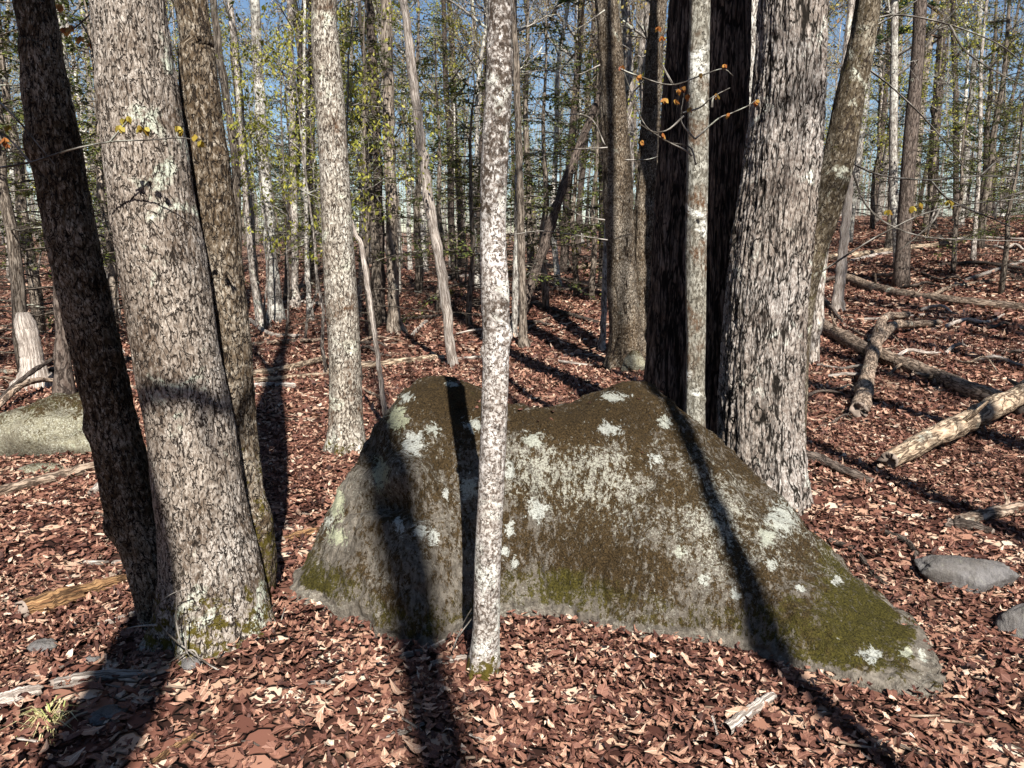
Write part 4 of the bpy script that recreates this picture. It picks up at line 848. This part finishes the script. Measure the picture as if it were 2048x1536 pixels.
log('fallen_log', 'dark fallen bough on the slope behind the saddle of the boulder', 'far_dark', [(1060, 606, 8), (1130, 625, 9), (1215, 650, 9)], 20, cat='branch')
log('fallen_log', 'bleached bough lying between dark trunk and dead pole', 'dead_wood', [(822, 672, 8), (838, 655, 8), (853, 642, 7)], 21, cat='branch')
log('rotten_log', 'rotten orange log slab lying left of the oak clump', 'log_rot', [(45, 1212, 44), (110, 1195, 46), (190, 1172, 36), (268, 1148, 18)], 22, sink=.5)
log('rotten_log', 'rotten orange wood wedge between oak clump and boulder', 'log_rot', [(565, 1078, 18), (600, 1068, 18), (650, 1056, 16)], 23, sink=.4)
log('fallen_log', 'long grey-brown log lying beyond the leaning dark stem', 'log', [(-20, 985, 24), (90, 958, 24), (200, 928, 22), (310, 896, 18)], 24, sink=.3)
log('fallen_log', 'short grey log end behind the leaning dark stem', 'dead_wood', [(185, 985, 22), (215, 962, 24), (245, 940, 20)], 25, sink=.3)
log('bleached_log', 'bleached white split log at the left edge below the oak clump', 'dead_wood', [(-30, 1408, 26), (40, 1385, 28), (78, 1378, 20)], 26, sink=.45)
log('bleached_log', 'bleached white split log running into the clump shadow', 'dead_wood', [(105, 1365, 24), (150, 1356, 26), (230, 1348, 22), (310, 1346, 14)], 27, sink=.45)
log('stick', 'white bleached stick lying before the oak clump', 'dead_wood', [(598, 1366, 8), (660, 1364, 9), (720, 1362, 8)], 28, cat='stick')
log('stick', 'thick bark-covered stick standing out of the litter before the boulder', 'dead_wood', [(1455, 1462, 26), (1500, 1425, 24), (1548, 1392, 18)], 29, cat='stick', sink=0)
log('stick', 'broken brown stick in the litter before the oak clump', 'log_rot', [(300, 1532, 18), (345, 1500, 20), (390, 1472, 16)], 30, cat='stick')
log('stick', 'curved dark branch lying right of the boulder slope', 'far_dark', [(1660, 1080, 12), (1710, 1100, 12), (1740, 1140, 10), (1775, 1172, 8)], 31, cat='branch')
log('stick', 'dark crooked branch between boulder and grey rock', 'far_dark', [(1765, 1062, 12), (1810, 1080, 13), (1832, 1108, 12), (1836, 1135, 10)], 32, cat='branch')
log('stick', 'pale stick between oak clump and rotten slab', 'dead_wood', [(195, 1250, 10), (235, 1238, 11), (268, 1226, 10)], 33, cat='stick')
log('stick', 'dark stick lying left of the leaning dark stem', 'far_grey', [(165, 1124, 9), (215, 1126, 10), (262, 1122, 9)], 34, cat='stick')
log('stick', 'grey stick leaning on the boulder foot beside the mottled trunk', 'dead_wood', [(800, 1312, 12), (850, 1300, 12), (888, 1282, 10)], 35, cat='stick')
log('stick', 'mossy peeled stick by the foot of the mottled trunk', 'dead_wood', [(862, 1328, 12), (900, 1320, 14), (936, 1314, 12)], 36, cat='stick')
log('stick', 'white flaking stick in the boulder shadow', 'dead_wood', [(742, 1480, 10), (790, 1468, 13), (848, 1448, 9)], 37, cat='stick')
# brush heap on the far left
for k, pix in enumerate(([(-20, 830, 10), (40, 800, 12, .12), (90, 780, 10, .1), (150, 775, 7)], [(-20, 815, 9), (60, 790, 10, .2), (110, 765, 7, .25)], [(20, 770, 12), (80, 765, 12, .05), (160, 760, 10)], [(60, 828, 7), (100, 820, 8, .05), (170, 826, 6)], [(-30, 740, 10), (30, 745, 10), (110, 738, 8)], [(140, 700, 9), (230, 715, 10), (300, 722, 9)], [(240, 775, 10), (290, 778, 10), (330, 776, 8)])):
    log('fallen_branch', 'dead branch in the brush heap left of the leaning dark stem', 'far_dark' if k % 2 else 'log', pix, 40+k, cat='branch', group='dead branches of the brush heap', sink=-.2)
for k, pix in enumerate(([(500, 690, 9), (560, 684, 9), (640, 680, 8)], [(500, 640, 8), (540, 668, 9), (600, 672, 7)], [(800, 640, 8), (880, 632, 8), (960, 630, 7)], [(690, 760, 5), (760, 800, 6, .02), (775, 815, 4)], [(880, 560, 7), (930, 552, 7), (990, 556, 6)], [(1040, 575, 6), (1100, 580, 7), (1190, 576, 6)], [(1050, 660, 6), (1090, 640, 6), (1140, 625, 5)], [(1700, 640, 5), (1790, 636, 6), (1860, 628, 5)], [(1880, 530, 8), (1960, 526, 9), (2070, 540, 8)], [(1850, 600, 6), (1900, 575, 7), (1990, 560, 6)], [(520, 610, 6), (590, 604, 6), (660, 610, 6)], [(1620, 580, 8), (1650, 600, 8), (1690, 650, 6)])):
    log('fallen_branch', 'dead branch lying on the leafy slope of the middle distance', ('log', 'dead_wood', 'far_dark')[k % 3], pix, 60+k, cat='branch', group='dead branches on the slope', sink=0)
RS = np.random.default_rng(31)
for k in range(44):
    px, py = (RS.uniform(1640, 2060), RS.uniform(470, 860)) if k < 26 else (RS.uniform(480, 1200), RS.uniform(560, 740)) if k < 38 else (RS.uniform(-20, 260), RS.uniform(700, 860))
    a = RS.normal(0, .5); l = RS.uniform(60, 190)*(py/1000); w = RS.uniform(3.5, 8)
    log('fallen_branch', 'thin dead branch lying on the leafy ground of the middle distance', ('dead_wood', 'log', 'far_dark')[k % 3], [(px-l*.5, py-l*math.sin(a)*.25, w), (px-l*.15, py+RS.normal(0, 3), w, RS.uniform(0, .08)), (px+l*.2, py+RS.normal(0, 3), w*.8, RS.uniform(0, .1)), (px+l*.5, py+l*math.sin(a)*.25, w*.5)], 300+k, cat='branch', group='thin dead branches on the slope', sink=0, stubs=2)
RS = np.random.default_rng(12)
for k in range(46):                                         # thin twigs in the litter
    px, py = RS.uniform(-20, 2060), RS.uniform(880, 1530); 
    if 560 < px < 1890 and 780 < py < 1400: continue
    a = RS.uniform(0, 3.14); l = RS.uniform(30, 110)*(py/1536); w = RS.uniform(3, 6)
    log('twig', 'thin dead twig lying in the leaf litter', ('far_dark', 'dead_wood', 'log')[k % 3], [(px-l*math.cos(a)*.5, py-l*math.sin(a)*.22, w), (px, py+RS.normal(0, 4), w), (px+l*math.cos(a)*.5, py+l*math.sin(a)*.22, w*.7)], 200+k, lift=.012, cat='twig', group='dead twigs in the leaf litter', sink=0)

# ------------------------------------------------------------------ twigs with unfolding leaves
def leaf_bunch(f, p, R, s=.04, n=5):
    for _ in range(n):
        a = np.array([R.normal(0, .5), R.normal(0, .5), -1.]); a /= np.linalg.norm(a); b = xprod(a, rvec(R)); b /= np.linalg.norm(b); c = xprod(a, b); l = s*R.uniform(.7, 1.2); w = l*.32
        f.add([p, p+a*l*.35+b*w+c*w*.3, p+a*l*.35-b*w+c*w*.3, p+a*l*.75+b*w*.7, p+a*l*.75-b*w*.7, p+a*l+c*w*.2], [[0, 1, 3, 2]] and None, [[0, 1, 2], [1, 3, 2], [2, 3, 4], [3, 5, 4]], tint=R.random())
def twig_spray(label, mat, Y, lines, leaves, seed, w=.0032, s=.04):
    """lines: polylines of (px, py[, dY]); leaves: (px, py[, dY])"""
    R = np.random.default_rng(seed); q = lambda e: P(e[0], e[1], Y+(e[2] if len(e) > 2 else 0))
    root = thing('twig_spray', q(lines[0][0]), label, 'twig')
    t = MB(); f = MB()
    for L in lines:
        pts = np.array([q(e) for e in L]); path, _ = smooth_path(pts, np.full(len(pts), w), 6*len(pts)); t.tube(path, np.linspace(w, w*.45, len(path)), 5)
    for e in leaves: leaf_bunch(f, q(e), R, s)
    child('stem', t, M['twig_grey'], root)
    if leaves: child('leaves', f, M[mat], root)
twig_spray('thin twig with yellow unfolding leaves hanging across the oak clump', 'yellow_leaf', 2.62, [[(-30, 340), (60, 325), (140, 300), (220, 284), (300, 280), (360, 276), (410, 284)], [(220, 284), (248, 250), (258, 236)], [(60, 325), (20, 280), (-20, 255)], [(0, 205), (40, 245), (85, 300), (110, 330)]],
           [(244, 236), (256, 232), (240, 250), (278, 250), (290, 254), (355, 252), (364, 256), (390, 268), (402, 280), (16, 250)], 1, s=.027, w=.0042)
twig_spray('brown twig with dark red leaf buds between the stems of the oak clump', 'orange_leaf', 3.6, [[(160, 40), (180, 80), (190, 130)], [(120, 66), (150, 55), (190, 20), (230, -10)]], [(118, 8), (130, 55), (140, 50), (160, 70), (182, 84), (8, 275), (12, 285), (80, 180), (95, 240)], 2, s=.036, w=.0045)
twig_spray('sapling twigs with orange unfolding leaves before the thin grey trunk', 'orange_leaf', 3.7, [
   [(1368, 232), (1330, 262), (1290, 250), (1245, 138)], [(1390, 278), (1366, 250), (1362, 226), (1368, 182), (1350, 180)], [(1390, 278), (1436, 238), (1460, 228), (1495, 212), (1512, 200)], [(1366, 226), (1400, 215), (1424, 195), (1460, 176)], [(1424, 215), (1426, 198), (1436, 190)],
   [(1240, 138), (1270, 150), (1340, 170), (1400, 152), (1445, 138), (1466, 152)], [(1345, 168), (1322, 120), (1318, 62)], [(1384, 312), (1370, 300), (1330, 280), (1275, 245)], [(1392, 330), (1380, 295), (1340, 285)]],
   [(1243, 132), (1278, 150), (1318, 52), (1324, 72), (1450, 128), (1402, 146), (1368, 172), (1376, 188), (1358, 178), (1380, 214), (1432, 186), (1456, 226), (1512, 200), (1330, 196), (1350, 198), (1284, 280), (1328, 268)], 3, s=.029, w=.0048)
twig_spray('bare twigs spreading right of the leaning mossy trunk with one yellow leaf', 'yellow_leaf', 5.6, [
   [(1640, 545), (1760, 470), (1880, 418), (2060, 395)], [(1690, 320), (1760, 350), (1860, 360), (1960, 352), (2060, 360)], [(1740, 40), (1800, 30), (1900, 50), (2000, 90), (2060, 140)], [(1735, 60), (1790, 30), (1850, -10)], [(1860, 360), (1900, 400), (1990, 440), (2060, 470)], [(1700, 330), (1740, 420), (1830, 470), (1960, 480), (2060, 482)],
   [(1880, 418), (1860, 450), (1800, 500)], [(1960, 352), (2000, 320), (2060, 300)], [(1725, 130), (1790, 180), (1870, 260), (1940, 350)], [(1900, 50), (1940, 110), (2060, 180)], [(1990, 440), (2000, 400), (2060, 380)]], [(1898, 400), (1905, 402), (1775, 420), (1840, 405), (1826, 412)], 4, w=.008, s=.05)
twig_spray('fine bare twigs reaching in front of the twin-stemmed trunk', 'yellow_leaf', 9.2, [
   [(1210, 290), (1180, 235), (1120, 230), (1040, 240)], [(1215, 295), (1140, 300), (1060, 320)], [(1250, 320), (1300, 318), (1340, 300)], [(1215, 480), (1150, 470), (1080, 462), (1020, 470)], [(1210, 440), (1160, 430), (1110, 400), (1060, 390)], [(1200, 130), (1150, 150), (1090, 140), (1040, 150)], [(1210, 20), (1150, 60), (1080, 80)]], [], 5, w=.008)
twig_spray('curved pale bare stems springing from the foot of the oak clump', 'yellow_leaf', 2.66, [
   [(470, 1358), (420, 1330), (362, 1290), (325, 1255), (312, 1220), (340, 1190), (375, 1178)], [(362, 1290), (352, 1240), (356, 1195)], [(315, 1250), (280, 1252), (245, 1258)], [(372, 1308), (370, 1250), (368, 1230)], [(400, 1322), (382, 1300), (330, 1330)], [(470, 1358), (440, 1340), (405, 1342), (370, 1300)]], [], 6, w=.0042)
twig_spray('fine brown stems between the oak clump and the boulder', 'yellow_leaf', 2.95, [[(545, 1262), (540, 1225), (556, 1200)], [(590, 1280), (550, 1255), (505, 1243)], [(560, 1250), (570, 1215)], [(440, 1325), (430, 1290), (436, 1250)]], [], 7, w=.0025)
twig_spray('dead twig poking up from the litter against the boulder', 'yellow_leaf', 2.72, [[(905, 1300), (925, 1250), (945, 1215), (957, 1195)], [(915, 1275), (950, 1228)]], [], 8, w=.003)

# tuft of dry grass on the left
gb = MB(); R2 = np.random.default_rng(4); gp = G(95, 1440)
for k in range(70):
    a = R2.uniform(0, 6.28); d = np.array([math.cos(a), math.sin(a), R2.uniform(.2, 1.2)]); d /= np.linalg.norm(d); l = R2.uniform(.07, .17); p0 = gp+np.array([R2.normal(0, .02), R2.normal(0, .02), -.01]); s = xprod(d, [0, 0, 1.]); s /= np.linalg.norm(s); s *= .0022
    p1 = p0+d*l*.5; p2 = p0+d*l+np.array([0, 0, -l*.45]); gb.add([p0-s, p0+s, p1-s, p1+s, p2], [[0, 1, 3, 2]], [[2, 3, 4]], tint=R2.random())
tag(link('grass_tuft', gb.mesh('grass_tuft', M['grass'], False)), 'small tuft of straw-coloured grass left of the clump shadow', 'grass')

# ------------------------------------------------------------------ dry leaves
def leaf_shape(kind):
    if kind == 0:                                          # lobed maple leaf
        a = np.array([-90, -45, 0, 22, 45, 68, 90, 114, 138, 160, 182, 225])*math.pi/180
        r = np.array([.35, .60, .84, .62, .90, .64, 1.05, .60, .82, .64, .86, .62]); c = (0, 0)
    elif kind == 1:                                        # oval beech leaf
        a = np.linspace(-math.pi/2, 1.5*math.pi, 9)[:-1]; r = np.array([1., .62, .5, .62, 1.05, .62, .5, .62]); c = (0, 0)
    else:                                                  # oak leaf
        a = np.array([-90, -40, -5, 18, 50, 90, 130, 162, 185, 220])*math.pi/180
        r = np.array([1., .48, .52, .34, .68, 1.1, .66, .34, .52, .46]); c = (0, 0)
    xy = np.stack([np.cos(a)*r, np.sin(a)*r], -1); n = len(xy)
    V = np.concatenate([[[0, 0]], xy]); t = np.stack([np.zeros(n, int), np.arange(n)+1, (np.arange(n)+1) % n+1], -1)
    return V, t
SHP = [leaf_shape(k) for k in range(3)]
def rotmat(yaw, tilt, tdir):
    c, s = np.cos(yaw), np.sin(yaw); n = len(yaw); Rz = np.zeros((n, 3, 3)); Rz[:, 0, 0] = c; Rz[:, 0, 1] = -s; Rz[:, 1, 0] = s; Rz[:, 1, 1] = c; Rz[:, 2, 2] = 1
    ax = np.stack([np.cos(tdir), np.sin(tdir), np.zeros(n)], -1); K = np.zeros((n, 3, 3)); K[:, 0, 1] = -ax[:, 2]; K[:, 0, 2] = ax[:, 1]; K[:, 1, 0] = ax[:, 2]; K[:, 1, 2] = -ax[:, 0]; K[:, 2, 0] = -ax[:, 1]; K[:, 2, 1] = ax[:, 0]
    Rt = np.eye(3)[None]+np.sin(tilt)[:, None, None]*K+(1-np.cos(tilt))[:, None, None]*(K@K)
    return Rt@Rz
def curl(V2, cx, cy, n):
    # V2: k,2 ; per leaf curl amounts
    z = cx[:, None]*V2[None, :, 0]**2+cy[:, None]*V2[None, :, 1]**2+.25*(cx*1.3-cy)[:, None]*V2[None, :, 0]*V2[None, :, 1]
    return np.concatenate([np.broadcast_to(V2[None], (n, len(V2), 2)), z[..., None]], -1)
def add_leaves(mb, xy, size, kind, R, lift=.02, tiltmax=.55):
    n = len(xy); V2, t = SHP[kind] if kind < 3 else (np.array([[0, -1], [.62, -.1], [.1, 1], [-.6, .15]]), None)
    asp = R.uniform(.55, 1., n)
    L = curl(V2, R.normal(.0, .5, n), R.normal(.1, .42, n), n); L[..., :2] *= (1+R.normal(0, .13, L.shape[:2])).clip(.6, 1.4)[..., None]; L[..., 0] *= asp[:, None]
    L[..., 2] += R.normal(0, .07, L.shape[:2])
    L = L*(size/2)[:, None, None]
    Rm = rotmat(R.uniform(0, 6.28, n), np.abs(R.normal(0, tiltmax, n)).clip(0, 1.3), R.uniform(0, 6.28, n))
    W = np.einsum('nij,nkj->nki', Rm, L)
    zmin = W[..., 2].min(1)
    c = np.column_stack([xy, terrain(xy[:, 0], xy[:, 1])+R.uniform(0, 1, n)**1.6*lift-.3*zmin])
    W = W+c[:, None, :]; k = len(V2); off = np.arange(n)[:, None, None]*k
    tint = np.clip(R.beta(1.25, 1.75, n), 0, 1); tint = np.repeat(tint, k)+np.tile(R.normal(0, .04, k), n)
    if kind < 3: mb.add(W.reshape(-1, 3), None, (t[None]+off).reshape(-1, 3), uv=np.tile(V2, (n, 1)), tint=tint)
    else: mb.add(W.reshape(-1, 3), (np.array([[0, 1, 2, 3]])[None]+off).reshape(-1, 4), uv=np.tile(V2, (n, 1)), tint=tint)
BF = np.array([G(*f[0])[:2] for f in BST]); BB = np.array([[P(*f[1])[0]+.05, P(*f[1])[1]+.9] for f in BST])
def outside(xy):                                            # keep leaves off the boulder
    yf = np.interp(xy[:, 0], BF[:, 0], BF[:, 1]); yb = np.interp(xy[:, 0], BB[:, 0], BB[:, 1])
    ins = (xy[:, 0] > BF[:, 0].min()-.02) & (xy[:, 0] < BF[:, 0].max()+.02) & (xy[:, 1] > yf+.03) & (xy[:, 1] < yb)
    return ~ins
def leaf_field(y0, y1, dens, sz, kinds, R, mb, half=.82, lift=.02, tilt=.55):
    area = half*(y1*y1-y0*y0) if y0 > 0 else 0; n = int(area*dens)
    y = np.sqrt(R.uniform(y0*y0, y1*y1, n)); x = R.uniform(-half, half, n)*y*1.0+0
    xy = np.stack([x, y], -1); xy = xy[outside(xy)]
    thin = fbm(np.column_stack([xy*.9, np.zeros(len(xy))]), 3, 77)
    bare = np.exp(-(((xy[:, 0]+1.45)/.45)**2+((xy[:, 1]-2.45)/.30)**2))*.75           # scuffed soil left of the oak clump
    xy = xy[(R.random(len(xy)) < .75+.5*thin+.2) & (R.random(len(xy)) > bare)]
    parts = R.choice(len(kinds), len(xy))
    for i, k in enumerate(kinds):
        s = xy[parts == i]; add_leaves(mb, s, R.uniform(*sz, len(s)), k, R, lift, tilt)
RL = np.random.default_rng(99)
lm = MB()
leaf_field(1.3, 3.6, 3300, (.016, .054), [0, 1, 1, 2, 1], RL, lm, .88, .03, .42)
leaf_field(3.6, 6.5, 1500, (.026, .064), [0, 1, 1, 2], RL, lm, .80, .03, .42)
leaf_field(6.5, 11, 560, (.05, .095), [1, 3, 3], RL, lm, .82, .03)
leaf_field(11, 20, 150, (.08, .15), [3], RL, lm, .8, .04)
leaf_field(20, 34, 45, (.10, .19), [3], RL, lm, .8, .05)
_t = terrain; sp = SADDLE[RL.choice(len(SADDLE), 34)]
def terrain(x, y): return sp[:, 2][:len(np.atleast_1d(x))]
add_leaves(lm, sp[:, :2], RL.uniform(.02, .05, len(sp)), 1, RL, .004, .3)
terrain = _t
tag(link('leaf_litter', lm.mesh('leaf_litter', M['litter'], False)), 'thick carpet of curled dry brown leaves over the forest floor', 'leaf litter', kind='stuff')
# the largest single leaves one can pick out in the foreground
LM = []
for k in range(12):
    V2, t = SHP[(1, 2, 0, 1)[k % 4]]; Rk = np.random.default_rng(500+k)
    L = curl(V2, np.array([Rk.normal(.0, .3)]), np.array([Rk.normal(.1, .3)]), 1)[0]
    b = MB(); L[:, :2] *= (1+Rk.normal(0, .14, len(L)))[:, None]; L[:, 2] += Rk.normal(0, .08, len(L)); b.add(L*.5, None, t, uv=V2, tint=float(Rk.uniform(.25, .82))); LM.append(b.mesh('fallen_leaf', M['litter'], False))
n = 0
while n < 290:
    px, py = RL.uniform(-10, 2058), 1540-480*RL.random()**1.5; g = G(px, py)
    if not outside(g[None, :2])[0] or (math.hypot(g[0]+1.1, g[1]-2.97) < .33): continue
    o = link('fallen_leaf', LM[n % 12], ground); s = float(RL.uniform(.04, .08)); o.scale = (s*RL.uniform(.7, 1), s, s)
    o.location = (g[0], g[1], g[2]+.022+float(RL.uniform(0, .012))); o.rotation_euler = (RL.normal(0, .25), RL.normal(0, .25), RL.uniform(0, 6.28)); n += 1
